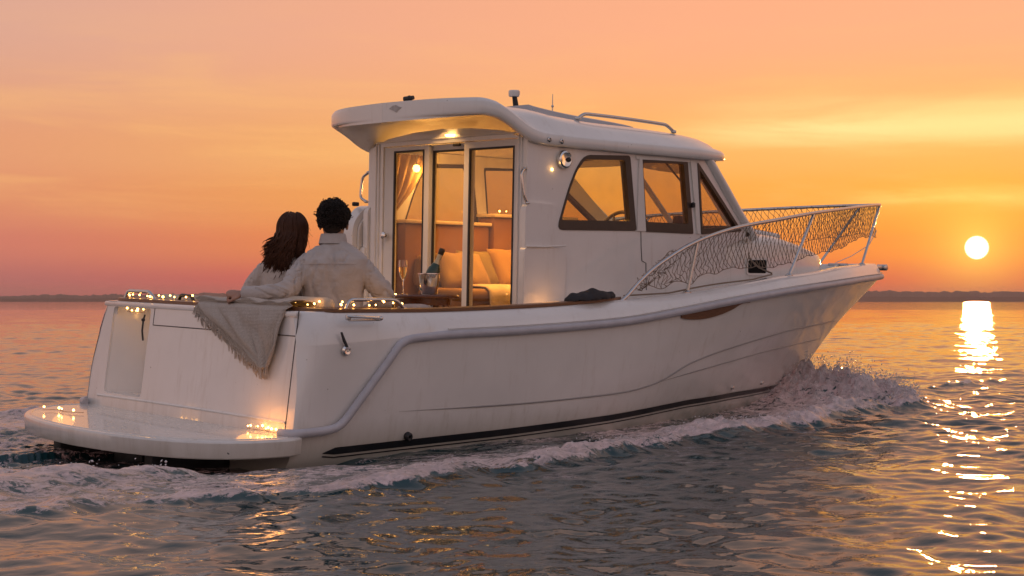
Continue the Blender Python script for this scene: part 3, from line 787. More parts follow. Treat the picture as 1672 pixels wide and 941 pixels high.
def roof_lip(x): return float(tab([(1.46, .085), (1.9, .085), (2.1, .075), (3.5, .07), (4.43, .03)], 1, x))
_xa = np.linspace(1.4601, 1.76, 900); _wa = np.array([roof_half(x) for x in _xa])
xs = np.r_[1.46, np.interp(.88*np.sin(np.linspace(.02, 1.40, 30)), np.r_[0, _wa], np.r_[1.46, _xa]), np.linspace(1.78, 3.5, 34), 4.43 - .9*np.linspace(1, 0, 26)**1.7]
b = MB(); rings = []
for x in xs:
    w = max(roof_half(x), .0006); e = roof_edge(x); t = roof_top(x); l = roof_lip(x); w_ = min(w, .885)
    bl = min(1, w/.5); t = e + (t - e)*max(bl, .0)**.35 if x > 3.5 else e + (t-e)
    crown = [(0, t), (.25, t - .006), (.5, t - .024)]
    h0 = e + l
    hs = t - .04
    side = [(.72, hs - .015), (.83, hs - .05 - .0*l), (.90, min(hs - .085, (h0 + hs)/2 + .01)), (.955, h0 + .018), (.99, h0), (1., h0 - .010), (1., e + .012), (.99, e), (.965, e - .004), (.945, e + .012)]
    under = [(.90, e + .055 if x > 2 else e + .03), (.72, max(e + .06, t - .12)), (.4, max(e + .06, t - .085)), (0, max(e + .07, t - .07))]
    prof = [(a*w, zz) for a, zz in crown + side + under]
    R_ = [(x, -a, zz) for a, zz in prof]
    rings.append(R_ + [(x, a, zz) for a, zz in prof[-2:0:-1]])
b.loft(rings, wrap=True)
ROOF = b.build('cabin_roof', M['gel'], BOAT, angle=58)
# raised roof pad, hood details
b = MB(); rr = []
for x in np.linspace(2.35, 3.45, 16):
    q = (x - 2.35)/1.1; w = .50 - .12*q; zt = roof_top(x) + .022*(1-q)**.7 + .004
    rr.append([(x, -w, zt - .06), (x, -w + .02, zt - .012), (x, -w+.06, zt), (x, w-.06, zt), (x, w-.02, zt - .012), (x, w, zt - .06)])
b.loft(rr, True, True, True); b.build('roof_pad', mat('grey_gelcoat', (.42, .43, .46), .35, var=.1), ROOF)
for y0, y1 in ((-.42, .18), ):
    pass
for (x, yA, yB) in ((1.62, .52, .30), (1.60, .24, -.02), (1.60, -.10, -.40), (1.64, -.46, -.66)):
    b = MB(); z0 = max(roof_edge(1.66) + .06, roof_top(1.66) - .09) - .006
    b.box((x + .06, (yA+yB)/2, z0 - .002), (.13, abs(yA-yB), .012), .004, M=Matrix.Rotation(RAD(-2), 3, 'Y')); b.build('headliner_panel', mat('worn_headliner', (.34, .32, .31), .6, var=.4, vscale=9), ROOF)
# faded diamond mark on the hood edge
def hoodmark(ymid, w_, h_):
    q = [(-.5, .05), (-.25, .42), (.05, .5), (.22, .28), (.5, .12), (.25, -.18), (.1, -.5), (-.2, -.2)]
    return [(float(np.interp(abs(ymid - a*w_), np.r_[0, _wa], np.r_[1.46, _xa])) - .003, ymid - a*w_, 2.012 + b_*h_) for a, b_ in q]
b = MB(); hm = hoodmark(-.13, .12, .05); b.add(hm + [(p[0] + .02, p[1], p[2]) for p in hm], [tuple(range(8)), tuple(range(15, 7, -1))] + [(i, i+8, (i+1) % 8 + 8, (i+1) % 8) for i in range(8)])
b.build('faded_badge', mat('worn_badge', (.33, .30, .28), .5, var=.6, vscale=70, col2=(.6, .57, .54)), ROOF)
# roof rail, aerials
def rooftop(x, y):
    w = roof_half(x); a = abs(y)/w; return roof_top(x) - .05*a*a
for sgn in (-1, 1):
    grab([(2.66, sgn*.60, rooftop(2.66, .60) - .01), (2.72, sgn*.60, rooftop(2.72, .6) + .030), (3.54, sgn*.60, rooftop(3.54, .60) + .030), (3.62, sgn*.60, rooftop(3.62, .60) - .012)], .012, 'roof_rail', ROOF)
b = MB(); b.lathe([(0, 0), (.05, 0), (.05, .02), (.03, .035), (0, .035)], (2.63, -.02, 2.055), 14); b.tube([(2.63, -.02, 2.06), (2.60, -.02, 2.20)], [.024, .017], 10)
ANT = b.build('gps_antenna', M['rubber'], ROOF)
b = MB(); b.lathe([(0, 0), (.036, 0), (.040, .008), (.040, .038), (.034, .044), (0, .045)], (2.598, -.02, 2.195), 18); b.build('antenna_cap', M['white'], ANT)
b = MB(); b.tube([(2.78, -.22, 2.03), (2.78, -.22, 2.215)], [.006, .003], 6); b.ball((2.78, -.22, 2.13), .010, 2); b.build('whip_aerial', M['steel'], ROOF)
b = MB(); b.tube([(1.62, -.09, 2.05), (1.62, -.09, 2.085)], .012, 8); b.tube([(1.63, -.11, 2.10), (1.61, -.04, 2.092)], [.014, .018], 8); b.ball((1.62, -.08, 2.098), .018, 2); b.build('horn', M['rubber'], ROOF)
for x, z_ in ((2.13, 1.822), (2.24, 1.818)):
    b = MB(); b.lathe([(0, 0), (.017, 0), (.017, .008), (.010, .012), (.009, .004), (0, .004)], (x, -.884, z_), 14, Matrix.Rotation(RAD(90), 3, 'X')); b.build('roof_port', M['steel'], ROOF)
# bulkhead spotlight and small lit courtesy light
b = MB(); Mx = Matrix.Rotation(RAD(90), 3, 'X')
b.lathe([(0, 0), (.058, 0), (.062, .012), (.056, .03), (.046, .036), (.03, .03), (0, .026)], (2.30, -.838, 1.705), 20, Mx); SPT = b.build('spotlight', M['chrome'], BOAT)
b = MB(); b.ball((2.325, -.868, 1.705), .017, 2); b.build('spotlight_bulb', M['rubber'], SPT)
b = MB(); b.ball((2.20, -.845, 1.635), .010, 2, sc=(1, .6, 1)); b.build('courtesy_light', M['lamp'], BOAT)
b = MB(); b.lathe([(0, 0), (.04, 0), (.045, .008), (.045, .014), (0, .014)], (1.955, -.10, 1.868), 18, Matrix.Scale(.55, 3, (1, 0, 0))); b.build('downlight', M['lamp'], BOAT)
# ---- bow rail with stanchions, and the net laced inside it
RAIL = [(2.50, 1.165, .775), (2.57, 1.165, .815), (2.68, 1.16, .90), (2.83, 1.155, 1.00), (3.01, 1.15, 1.09), (3.20, 1.145, 1.17), (3.41, 1.125, 1.232), (3.79, 1.075, 1.31), (4.3, .995, 1.378), (4.92, .855, 1.453),
        (5.4, .70, 1.497), (5.83, .53, 1.533), (6.3, .335, 1.57), (6.7, .165, 1.598), (6.88, .08, 1.608), (6.95, .0, 1.612)]
def rail_at(x): return np.array([x, float(tab(RAIL, 1, x)), float(tab(RAIL, 2, x))])
rl = resample(RAIL, 90)
both = np.r_[rl * (1, -1, 1), (rl * (1, 1, 1))[::-1][1:]]
b = MB(); b.tube(both, .0135, 10); BR = b.build('bow_rail', M['steel'], BOAT)
for xt, xb in ((3.29, 3.22), (4.94, 4.56), (6.85, 6.43)):
    for sgn in (-1, 1):
        t_ = rail_at(xt) * (1, sgn, 1); yb = max(float(yg(xb)) - .06, .05)
        bb = np.array([xb, sgn*yb, float(zg(xb)) + .0])
        s_ = MB(); s_.tube([t_, bb], .0115, 8); s_.lathe([(0, 0), (.03, 0), (.03, .008), (.016, .02), (0, .02)], tuple(bb - (0, 0, .004)), 12); s_.build('stanchion', M['steel'], BR)
def net(sgn):
    mbn = MB(); r = random.Random(5 + sgn)
    xs = np.linspace(2.72, 6.86, 400)
    top = np.array([rail_at(x) for x in xs]); L = np.r_[0, np.cumsum(np.linalg.norm(np.diff(top, axis=0), axis=1))]; LT = L[-1]
    botz = [(2.72, .86), (2.9, .90), (3.2, .93), (3.6, .99), (4.1, 1.03), (4.6, 1.08), (5.2, 1.15), (5.8, 1.23), (6.4, 1.30), (6.86, 1.34)]
    ph = [r.random()*6 for _ in range(6)]
    def P(s, t):
        s = min(max(s, 0), LT); x = float(np.interp(s, L, xs)); a = rail_at(x); zb = float(tab(botz, 1, x)) + .014*math.sin(5*x + ph[0]) + .006*math.sin(17*x + ph[1])
        zb = min(zb, a[2] - .05); z = a[2] + (zb - a[2])*t
        y = a[1] - .018 - .05*math.sin(math.pi*min(t, 1)*.8)*(.7 + .3*math.sin(3*x + ph[2]))
        mess = .035*max(0, 1 - (x-2.72)/1.1)
        return (x + mess*math.sin(23*t + ph[3] + 9*x), sgn*max(y, .0), z + mess*math.sin(19*x + 11*t + ph[4]) + .004*math.sin(41*x + ph[5]))
    c = .054; slope = .17                                   # cell width, run of a strand from rail to lower edge
    n = int((LT + slope) / c) + 2
    for k in range(n):
        for dr in (1, -1):
            s0 = k*c - (slope if dr > 0 else 0) + r.uniform(-.008, .008)
            pts = []
            for t in np.linspace(0, 1, 9):
                s = s0 + (slope*t if dr > 0 else slope*(1-t)) + .006*math.sin(12*t + k)
                if -0.001 <= s <= LT: pts.append(P(s, t))
            if len(pts) > 2: mbn.tube(pts, .0023, 4, cap=False)
    mbn.tube([P(s, 1.) for s in np.linspace(0, LT, 160)], .0028, 5)
    mbn.tube([P(s, .03) for s in np.linspace(0, LT, 160)], .003, 5)
    return mbn.build('safety_net', M['net'], BR, angle=0)
net(-1); net(1)
b = MB(); q = []
for x in np.linspace(2.6, 4.35, 60): q.append((x, -(float(yg(x)) - .085 - .012*math.sin(6*x)), float(zg(x)) + .012 + .010*abs(math.sin(3.1*x))))
b.tube(q, .006, 6); b.tube([(4.35, -.93, .99), (4.36, -.80, 1.03), (4.345, -.715, 1.10), (4.36, -.70, 1.14)], .006, 6); b.build('net_cord', M['net'], BR)
b = MB(); b.tube([rail_at(6.75)*(1, -1, 1) - (0, 0, .22), (6.66, -.13, 1.25), (6.5, -.06, 1.15), (6.36, .0, 1.09)], .0035, 5); b.build('slack_line', M['white'], BR)
b = MB(); b.box((6.93, 0, 1.06), (.24, .07, .035), .012); b.lathe([(.018, -.05), (.028, -.045), (.028, .045), (.018, .05)], (7.045, 0, 1.06), 14, Matrix.Rotation(RAD(90), 3, 'X')); b.build('bow_roller', M['steel'], BOAT)
b = MB(); b.box((6.40, 0, 1.05), (.06, .04, .05), .01); b.tube([(6.40, -.10, 1.075), (6.40, .10, 1.075)], .012, 8); b.build('bow_cleat', M['steel'], BOAT)

# ---- cabin interior
b = MB(); b.box((3.0, 0, .28), (1.95, 1.5, .04), .004); b.build('cabin_sole', M['darkwood'], BOAT)
b = MB(); b.box((2.56, .715, .80), (.80, .17, 1.0), .02); b.build('locker', M['brown'], BOAT)
b = MB(); b.box((3.40, .695, .835), (.85, .19, 1.07), .02); b.build('locker', M['brown'], BOAT)
b = MB(); b.box((3.40, .690, 1.384), (.87, .22, .025), .008); b.build('locker_top', M['gel_in'], BOAT)
b = MB(); b.box((2.56, .71, 1.314), (.82, .2, .025), .008); b.build('locker_top', M['gel_in'], BOAT)
b = MB(); b.box((3.86, 0, .76), (.08, 1.36, .92), .02); b.build('forward_bulkhead', M['brown'], BOAT)
b = MB(); rr = []
for y in np.linspace(-.74, .74, 20):
    k_ = .06*math.exp(-((y + .36)/.2)**2)
    rr.append([(3.44, y, 1.05), (3.42, y, 1.20 + k_), (3.56, y, 1.245 + k_), (3.8, y, 1.25), (4.2, y*.86, 1.27), (4.2, y*.86, 1.05)])
b.loft(rr, True, True, True); b.build('dashboard', M['gel_in'], BOAT)
Mw = Matrix.Rotation(RAD(-62), 3, 'Y'); wc = Vector((3.24, -.40, 1.27)); b = MB()
b.tube([tuple(wc + Mw @ Vector((.155*math.cos(a), .155*math.sin(a), 0))) for a in np.linspace(0, 2*math.pi, 40)], .013, 8)
for k in range(3):
    a = k*2.094 + .5; b.tube([tuple(wc), tuple(wc + Mw @ Vector((.15*math.cos(a), .15*math.sin(a), 0)))], .008, 6)
b.ball(tuple(wc), .035, 2); b.tube([tuple(wc), (3.50, -.40, 1.20)], .02, 8); b.build('steering_wheel', M['rubber'], BOAT)
b = MB(); b.tube([(4.02, -.30, 1.27), (4.02, -.30, 1.33)], .008, 6); b.lathe([(0, 0), (.04, 0), (.045, .03), (.04, .08), (0, .085)], (4.02, -.30, 1.325), 14); b.build('compass', M['rubber'], BOAT)
for (x, y) in ((2.85, -.40),):
    b = MB(); b.box((x, y, .80), (.42, .42, .12), .05, seg=3); b.box((x - .20, y, 1.05), (.10, .40, .46), .05, M=Matrix.Rotation(RAD(-10), 3, 'Y'), seg=3); b.tube([(x, y, .3), (x, y, .76)], .05, 10); b.build('helm_seat', M['cushion'], BOAT)
b = MB(); b.box((2.86, .30, .53), (1.30, .52, .46), .02); b.build('settee_base', M['brown'], BOAT)
b = MB(); b.box((2.86, .29, .795), (1.30, .54, .10), .04, seg=3); b.build('settee_cushion', M['sofa'], BOAT)
b = MB(); b.box((2.54, .585, .96), (.62, .11, .24), .045, seg=3, M=Matrix.Rotation(RAD(8), 3, 'X')); b.build('settee_back', M['sofa'], BOAT)
b = MB(); b.box((3.18, .565, .96), (.62, .11, .28), .045, seg=3, M=Matrix.Rotation(RAD(8), 3, 'X')); b.build('settee_back', M['sofa'], BOAT)
# tied curtain beside the port window
rings = []; b = MB()
for z_ in np.linspace(1.80, .92, 24):
    q = np.interp(z_, [.92, 1.25, 1.38, 1.55, 1.80], [.12, .10, .09, .26, .42]); r = []
    for u in np.linspace(0, 1, 40):
        r.append((2.06 + q*u, .735 + .018*math.sin(u*30 + z_*2)*(.5 + q), z_))
    rings.append(r)
b.loft(rings, wrap=False); cu = b.build('curtain', M['curtain'], BOAT, angle=0); md = cu.modifiers.new('s', 'SOLIDIFY'); md.thickness = .004
b = MB(); b.lathe([(0, -.028), (.02, -.022), (.028, 0), (.02, .022), (0, .028)], (2.30, .69, 1.70), 16); LMP = b.build('cabin_lamp', M['lamp'], BOAT)
b = MB(); b.tube([(2.30, .69, 1.725), (2.30, .69, 1.80)], .006, 6); b.build('lamp_stem', M['chrome'], LMP)
b = MB(); b.lathe([(0, 0), (.06, 0), (.065, .01), (0, .014)], (2.75, -.25, 1.945), 18); b.build('ceiling_light', M['lamp'], BOAT)

# ---- cockpit bench
b = MB(); b.box((.60, -.1, .29), (.56, 1.9, .26), .02); b.build('bench_base', M['gel'], BOAT)
b = MB(); b.box((.61, -.1, .46), (.56, 1.9, .09), .035, seg=3); b.build('bench_cushion', M['cushion'], BOAT)
b = MB(); b.box((.315, -.64, .665), (.10, .86, .29), .045, seg=3); b.build('bench_backrest', M['cushion'], BOAT)
b = MB(); b.box((.315, .32, .655), (.10, .98, .26), .045, seg=3); b.build('bench_backrest', M['cushion'], BOAT)
b = MB(); b.box((1.15, -.98, .42), (.52, .32, .54), .03); b.build('side_locker', M['gel'], BOAT)

# ------------------------------------------------------------------ lights that the photo shows lit
area((1.75, -.10, 1.90), 3.4, (1., .50, .15), .46)
area((2.75, -.0, 1.915), 20, (1., .44, .09), .95)
point((2.36, .60, 1.66), 4.5, (1., .48, .11), .06)
point((3.2, .1, 1.15), 6, (1., .45, .10), .16)
point((2.20, -.89, 1.62), .10, (1., .48, .12), .04)
point((2.335, -.91, 1.68), .06, (1., .48, .12), .04)

# ------------------------------------------------------------------ string lights
def local(p): return BOAT.matrix_basis @ Vector(p)
bpy.context.view_layer.update()
BULB = MB(); BULB.ball((0, 0, 0), .0066, 1); BULBM = BULB.mesh('bulb', 0); BULBM.materials.append(M['bulb'])
def string(label, path, n, jit=.012, seed=0, dz=.010):
    r = random.Random(seed); P = resample([tuple(local(p)) for p in path], max(24, n*4)); P = np.asarray(P)
    base = P[0].copy(); e = thing('string_lights', label, 'string lights', tuple(base), group='fairy light strings')
    w = np.array([p + (r.uniform(-jit, jit)*.5, r.uniform(-jit, jit)*.5, 0) for p in P]) - base
    b_ = MB(); b_.tube(w, .0016, 5); b_.build('wire', M['wire'], e)
    for k in range(n):
        i = int((k + .5)/n*(len(w) - 1) + r.uniform(-1, 1)); i = min(max(i, 0), len(w)-1)
        o = bpy.data.objects.new('bulb', BULBM); COL.objects.link(o); o.parent = e
        s_ = r.uniform(.7, 1.25); o.scale = (s_, s_, s_)
        o.location = w[i] + (r.uniform(-jit, jit), r.uniform(-jit, jit), dz + r.uniform(0, jit))
    return e
string('string of warm fairy lights along the teak rail left of the couple', [(.17, 1.0, .757), (.18, .8, .757), (.17, .5, .757), (.19, .25, .757), (.18, .0, .757), (.19, -.15, .757)], 16, .024, 1)
string('string of warm fairy lights curling round the rail corner behind the man', [(.20, -.80, .757), (.20, -.98, .757), (.25, -1.08, .757), (.40, -1.12, .757), (.52, -1.10, .757), (.62, -1.16, .757), (.75, -1.11, .757), (.80, -1.13, .757)], 13, .024, 2)
string('short string of fairy lights on the swim platform below the throw', [(-.03, -.78, .076), (-.05, -.86, .076), (-.03, -.95, .076), (-.05, -1.06, .076), (-.04, -1.1, .076)], 8, .014, 3)
string('few fairy lights lying on the far end of the swim platform', [(-.50, .78, .076), (-.42, .72, .076), (-.45, .60, .076), (-.38, .50, .076)], 4, .02, 4)
string('few fairy lights inside the top of the boarding niche', [(.115, .88, .672), (.11, .78, .668), (.10, .62, .672)], 6, .012, 5)
string('cluster of fairy lights on the cabin locker behind the sliding doors', [(3.02, .62, 1.402), (3.12, .60, 1.402), (3.22, .63, 1.402), (3.4, .61, 1.402)], 8, .014, 6)
string('two fairy lights on the side deck at the foot of the cabin', [(2.02, -.93, .735), (2.10, -.94, .735), (2.18, -.925, .74)], 2, .006, 7)
string('fairy lights beside the champagne flute on the cockpit table', [(1.50, -.08, .801), (1.47, -.16, .801), (1.44, -.22, .801)], 4, .008, 8, .006)
point(tuple(local((-.085, -.90, .14))), .50, (1., .36, .06), .09)
point(tuple(local((-.085, -1.05, .14))), .46, (1., .36, .06), .09)
point(tuple(local((-.44, .64, .13))), .12, (1., .40, .08), .06)
point(tuple(local((.10, .74, .655))), .10, (1., .48, .12), .02)
point(tuple(local((.24, -1.0, .82))), .25, (1., .44, .10), .06)
point(tuple(local((.60, -1.08, .82))), .25, (1., .44, .10), .06)
point(tuple(local((2.1, -.96, .78))), .24, (1., .42, .10), .06)

# ------------------------------------------------------------------ things in the cockpit and cabin
tw = local((1.55, -.36, .795))
TBL = thing('cockpit_table', 'small round varnished wooden table in the cockpit doorway', 'table', (tw[0], tw[1], local((1.55, -.36, .16))[2]))
z0 = tw[2] - TBL.location.z
b = MB(); b.lathe([(0, z0-.012), (.20, z0-.012), (.225, z0-.004), (.228, z0+.006), (.222, z0+.016), (0, z0+.018)], (0, 0, 0), 40); b.build('tabletop', M['darkwood'], TBL)
b = MB(); b.lathe([(0, z0-.05), (.17, z0-.05), (.175, z0-.012), (0, z0-.012)], (0, 0, 0), 32); b.build('apron', M['darkwood'], TBL)
for k in range(4):
    a = k*math.pi/2 + .4; b = MB(); b.tube([(.15*math.cos(a), .15*math.sin(a), z0-.03), (.17*math.cos(a), .17*math.sin(a), .0)], [.022, .016], 8); b.build('leg', M['darkwood'], TBL)
ZT = tw[2] + .018
bp = Vector(local((1.52, -.47, 0))); 
BK = thing('ice_bucket', 'polished steel ice bucket on the cockpit table holding a champagne bottle', 'ice bucket', (bp.x, bp.y, ZT))
b = MB(); b.lathe([(0, .0), (.058, .0), (.062, .004), (.080, .140), (.086, .143), (.086, .149), (.078, .149), (.074, .138), (.056, .012), (0, .012)], (0, 0, 0), 40); b.build('bucket_body', M['chrome'], BK)
BK.scale = (.86, .86, .90)
Rv = Vector((math.sin(TH), -math.cos(TH), 0)); Fv = Vector((math.cos(TH), math.sin(TH), 0))
axis = (Rv*.40 + Vector((0, 0, 1)) + Fv*.05).normalized(); q = axis.to_track_quat('Z', 'Y').to_euler()
BT = thing('champagne_bottle', 'dark green champagne bottle with gold foil leaning in the ice bucket', 'bottle', tuple(Vector((bp.x, bp.y, ZT + .014)) - Rv*.026), tuple(q))
mgr = mat('dark_green_glass', (.010, .035, .010), .08, coat=.4); mfoil = mat('gold_foil', (.55, .40, .22), .35, .7, bump=.3, bscale=120); mdk = mat('dark_foil', (.05, .035, .02), .4, .5)
b = MB(); b.lathe([(0, 0), (.042, 0), (.044, .01), (.044, .13), (.040, .155), (.028, .185), (.019, .205), (0, .205)], (0, 0, 0), 24); b.build('bottle_body', mgr, BT)
b = MB(); b.lathe([(.0265, .186), (.0200, .206), (.0165, .225), (.0155, .262), (0, .264)], (0, 0, 0), 20); b.build('neck_foil', mfoil, BT)
b = MB(); b.lathe([(.0157, .258), (.0185, .263), (.0185, .272), (.020, .278), (.020, .292), (.014, .30), (0, .301)], (0, 0, 0), 18); b.build('cork_cage', mdk, BT)
fp = Vector(local((1.50, -.225, 0)))
FL = thing('champagne_flute', 'champagne flute with pale gold wine on the cockpit table', 'wine glass', (fp.x, fp.y, ZT))
mg = bpy.data.materials.new('flute_glass'); mg.use_nodes = True; g_ = mg.node_tree.nodes['Principled BSDF']
g_.inputs['Transmission Weight'].default_value = 1; g_.inputs['Roughness'].default_value = .0; g_.inputs['IOR'].default_value = 1.45; g_.inputs['Base Color'].default_value = (1, .98, .95, 1)
mw = bpy.data.materials.new('champagne'); mw.use_nodes = True; g_ = mw.node_tree.nodes['Principled BSDF']
g_.inputs['Transmission Weight'].default_value = 1; g_.inputs['Roughness'].default_value = .0; g_.inputs['IOR'].default_value = 1.34; g_.inputs['Base Color'].default_value = (1, .72, .28, 1)
b = MB(); b.lathe([(0, 0), (.033, 0), (.033, .002), (.008, .006), (.0045, .012), (.0042, .085), (.010, .098), (.022, .125), (.0275, .155), (.0285, .18), (.0265, .222), (.0255, .222), (.0272, .18), (.0262, .155), (.0207, .126), (.008, .102), (0, .099)], (0, 0, 0), 28); b.build('glass', mg, FL)
b = MB(); b.lathe([(0, .1005), (.0075, .1035), (.0198, .1275), (.0254, .156), (.0264, .178), (0, .178)], (0, 0, 0), 28); b.build('wine', mw, FL)

def cushion(name, label, c, size, mt, rz=0, rx=0, pinch=.35, cat='cushion', group=None):
    bm_ = MB(); n = 14; V = []
    for top in (1, -1):
        for i in range(n):
            for j in range(n):
                u, v = i/(n-1)*2-1, j/(n-1)*2-1
                h = (max(0, (1-u**4))*max(0, (1-v**4)))**.5
                kx = 1 - .06*(1-abs(v))*0 - .07*(v*v)*(0) ; V.append((u*size[0]/2*(1 - .05*math.cos(v*1.5)), v*size[1]/2*(1 - .05*math.cos(u*1.5)), top*h*size[2]/2 + .006*math.sin(7*u + 3*v + c[0]*9)))
    F = []
    for t in range(2):
        for i in range(n-1):
            for j in range(n-1):
                a = t*n*n + i*n + j; f = (a, a+1, a+n+1, a+n); F.append(f if t else f[::-1])
    bm_.add(V, F); o = bm_.build(name, mt, None, 0); 
    bmx = bmesh.new(); bmx.from_mesh(o.data); bmesh.ops.remove_doubles(bmx, verts=bmx.verts, dist=.008); bmx.to_mesh(o.data); bmx.free()
    o.location = c; o.rotation_euler = (rx, 0, rz); return tag(o, label, cat, group)
mp1 = mat('mustard_pillow', (.32, .19, .065), .85, bump=.2, bscale=80); mp2 = mat('amber_pillow', (.27, .15, .05), .85, bump=.2, bscale=80)
cushion('pillow', 'plump amber pillow propped on the cabin settee back', tuple(local((3.02, .47, .98))), (.36, .34, .15), mp1, .1, RAD(68))
cushion('pillow', 'second amber pillow leaning beside the first on the settee', tuple(local((3.36, .46, .96))), (.34, .30, .14), mp2, -.1, RAD(62))
cushion('pillow', 'low ochre pillow lying flat on the cream blanket in the cabin', tuple(local((3.22, .27, .91))), (.40, .26, .12), mp1, .3, RAD(10))
cushion('seat_cushion', 'grey rounded cushion on the cockpit side locker by the man', tuple(local((.97, -1.0, .722))), (.20, .22, .09), mat('taupe_cushion', (.36, .31, .29), .8, bump=.15, bscale=90), RAD(4))
cushion('pillow', 'small olive pillow tucked behind the others on the settee', tuple(local((2.72, .48, .97))), (.36, .32, .14), mat('olive_pillow', (.20, .15, .05), .85, bump=.2, bscale=80), .15, RAD(66))
cushion('pillow', 'big soft tan pillow slumped at the aft end of the settee', tuple(local((2.50, .40, .95))), (.40, .36, .17), mat('tan_pillow', (.28, .18, .08), .85, bump=.2, bscale=80), -.25, RAD(50))
# cream blanket over the settee front
b = MB(); rings = []
for i, x in enumerate(np.linspace(2.42, 3.46, 46)):
    r = []
    for (y, z_) in ((.40, .852), (.30, .856), (.20, .858), (.10, .857), (.04, .852), (.008, .83), (-.002, .79), (-.006, .72), (-.004, .64), (-.008, .56)):
        f = .012*math.sin(x*21 + z_*5) + .008*math.sin(x*47 + y*8)
        r.append((x, y - (f + .014 if z_ < .84 else 0), z_ + .006 + (abs(f)*.7 if z_ >= .84 else 0)))
    rings.append([tuple(local(p)) for p in r])
b.loft(rings, wrap=False); bl = b.build('blanket', M['cream'], None, 0); bl.modifiers.new('s', 'SOLIDIFY').thickness = .010
tag(bl, 'cream blanket spread over the settee inside the cabin', 'blanket')
# black folded cover on the side deck
b = MB(); rings = []
for u in np.linspace(0, 1, 26):
    w = .085*math.sin(math.pi*min(1, u*1.02 + .02))**.55; h = .058*math.sin(math.pi*(u*.96 + .03))**.5*(1 + .15*math.sin(u*15)); x = 2.06 + .44*u
    rings.append([tuple(local((x, -1.145 + w*math.cos(a)*(1 + .05*math.sin(u*22)), float(zg(x)) + .020 + max(0, h*math.sin(a)) + .004*math.sin(u*30 + 3*a)))) for a in np.linspace(-.2, math.pi + .2, 18)])
b.loft(rings, True, True, True); o = b.build('folded_cover', mat('black_canvas', (.02, .018, .02), .75, bump=.3, bscale=40), None, 60); tag(o, 'black folded canvas cover lying on the teak side rail', 'cover')

# throw draped over the transom
def throw():
    rr = random.Random(3)
    yL = [(0, -.035), (1, -.88)]                               # left edge runs from the rail down to the tip
    rows = []; NV, NU = 60, 50
    def pos(u, v):
        # v<0 on the inside/top of the rail, v 0..1 down the outside face
        if v < 0:
            q = -v; x = .06 + .02 + .26*q; z_ = .764 + .004 - .0*q if q < .7 else .764 - .22*(q - .7)
            yl, yr = -.02, -1.0
        else:
            z_ = .762 - .36*v; x = None
            yl = -.03 - .86*v**1.0; yr = -1.005 + .03*math.sin(v*3) + (.0 if v < .55 else .10*((v-.55)/.45)**1.4)
            if yl < yr: yl = yr
        y = yl + (yr - yl)*u
        fold = .026*math.sin(8*u + 2.6*v + .6) + .012*math.sin(19*u - 4*v) + .005*math.sin(41*u + 9*v)
        if x is None:
            x = x_transom(z_) - .012 - abs(fold)*min(1, v*4) - .006*min(1, v*5)
            if v < .06: x = x + .0 + (.06 - v)*.6
        else: z_ += abs(fold)*.6
        return (x, y, z_)
    b = MB(); vs = np.r_[np.linspace(-.95, -.02, 20), np.linspace(.0, .97, 46)]
    b.loft([[tuple(local(pos(u, v))) for u in np.linspace(0, 1, NU)] for v in vs], wrap=False)
    o = b.build('throw_blanket', THROW, None, 0); m_ = o.modifiers.new('s', 'SOLIDIFY'); m_.thickness = .008; m_.offset = 1
    tag(o, 'beige woven throw with fringe draped over the stern beside the couple', 'blanket')
    f = MB()
    for v in np.linspace(.01, .965, 95):
        p0 = np.array(pos(0, v)); d = np.array([-.004, .028 + rr.uniform(-.022, .022), -.042 - rr.uniform(0, .042)])
        p1 = p0 + d*.5 + (-.004, rr.uniform(-.014, .014), 0); p2 = p0 + d; p2[0] = x_transom(p2[2]) - .012; p1[0] = min(p1[0], x_transom(p1[2]) - .012)
        f.tube([tuple(local(q)) for q in (p0, p1, p2)], [.0042, .0036, .0026], 5)
    for u in np.linspace(.0, 1., 16):
        p0 = np.array(pos(u, .965)); p2 = p0 + (-.002, rr.uniform(-.01, .01), -.045 - rr.uniform(0, .02))
        f.tube([tuple(local(q)) for q in (p0, (p0 + p2)/2, p2)], [.0042, .0036, .0026], 5)
    fr = f.build('fringe', THROW, o)
    return o
def weave():
    m = mat('woven_wool', (.62, .54, .46), .95, var=.3, vscale=90, sheen=.3, col2=(.44, .37, .30))
    nt = m.node_tree; b = nt.nodes['Principled BSDF']; tc = nt.nodes.new('ShaderNodeTexCoord')
    hs = []
    for ax, sc in (('Z', 120), ('Y', 120)):
        w = nt.nodes.new('ShaderNodeTexWave'); w.bands_direction = ax; w.inputs['Scale'].default_value = sc/3; w.inputs['Distortion'].default_value = 1.5; w.inputs['Detail Scale'].default_value = 3
        nt.links.new(tc.outputs['Object'], w.inputs['Vector']); hs.append(w.outputs['Fac'])
    ad = nt.nodes.new('ShaderNodeMath'); ad.operation = 'ADD'; nt.links.new(hs[0], ad.inputs[0]); nt.links.new(hs[1], ad.inputs[1])
    bp_ = nt.nodes.new('ShaderNodeBump'); bp_.inputs['Strength'].default_value = .7; bp_.inputs['Distance'].default_value = .006
    nt.links.new(ad.outputs[0], bp_.inputs['Height']); nt.links.new(bp_.outputs[0], b.inputs['Normal'])
    return m
THROW = weave()
throw()
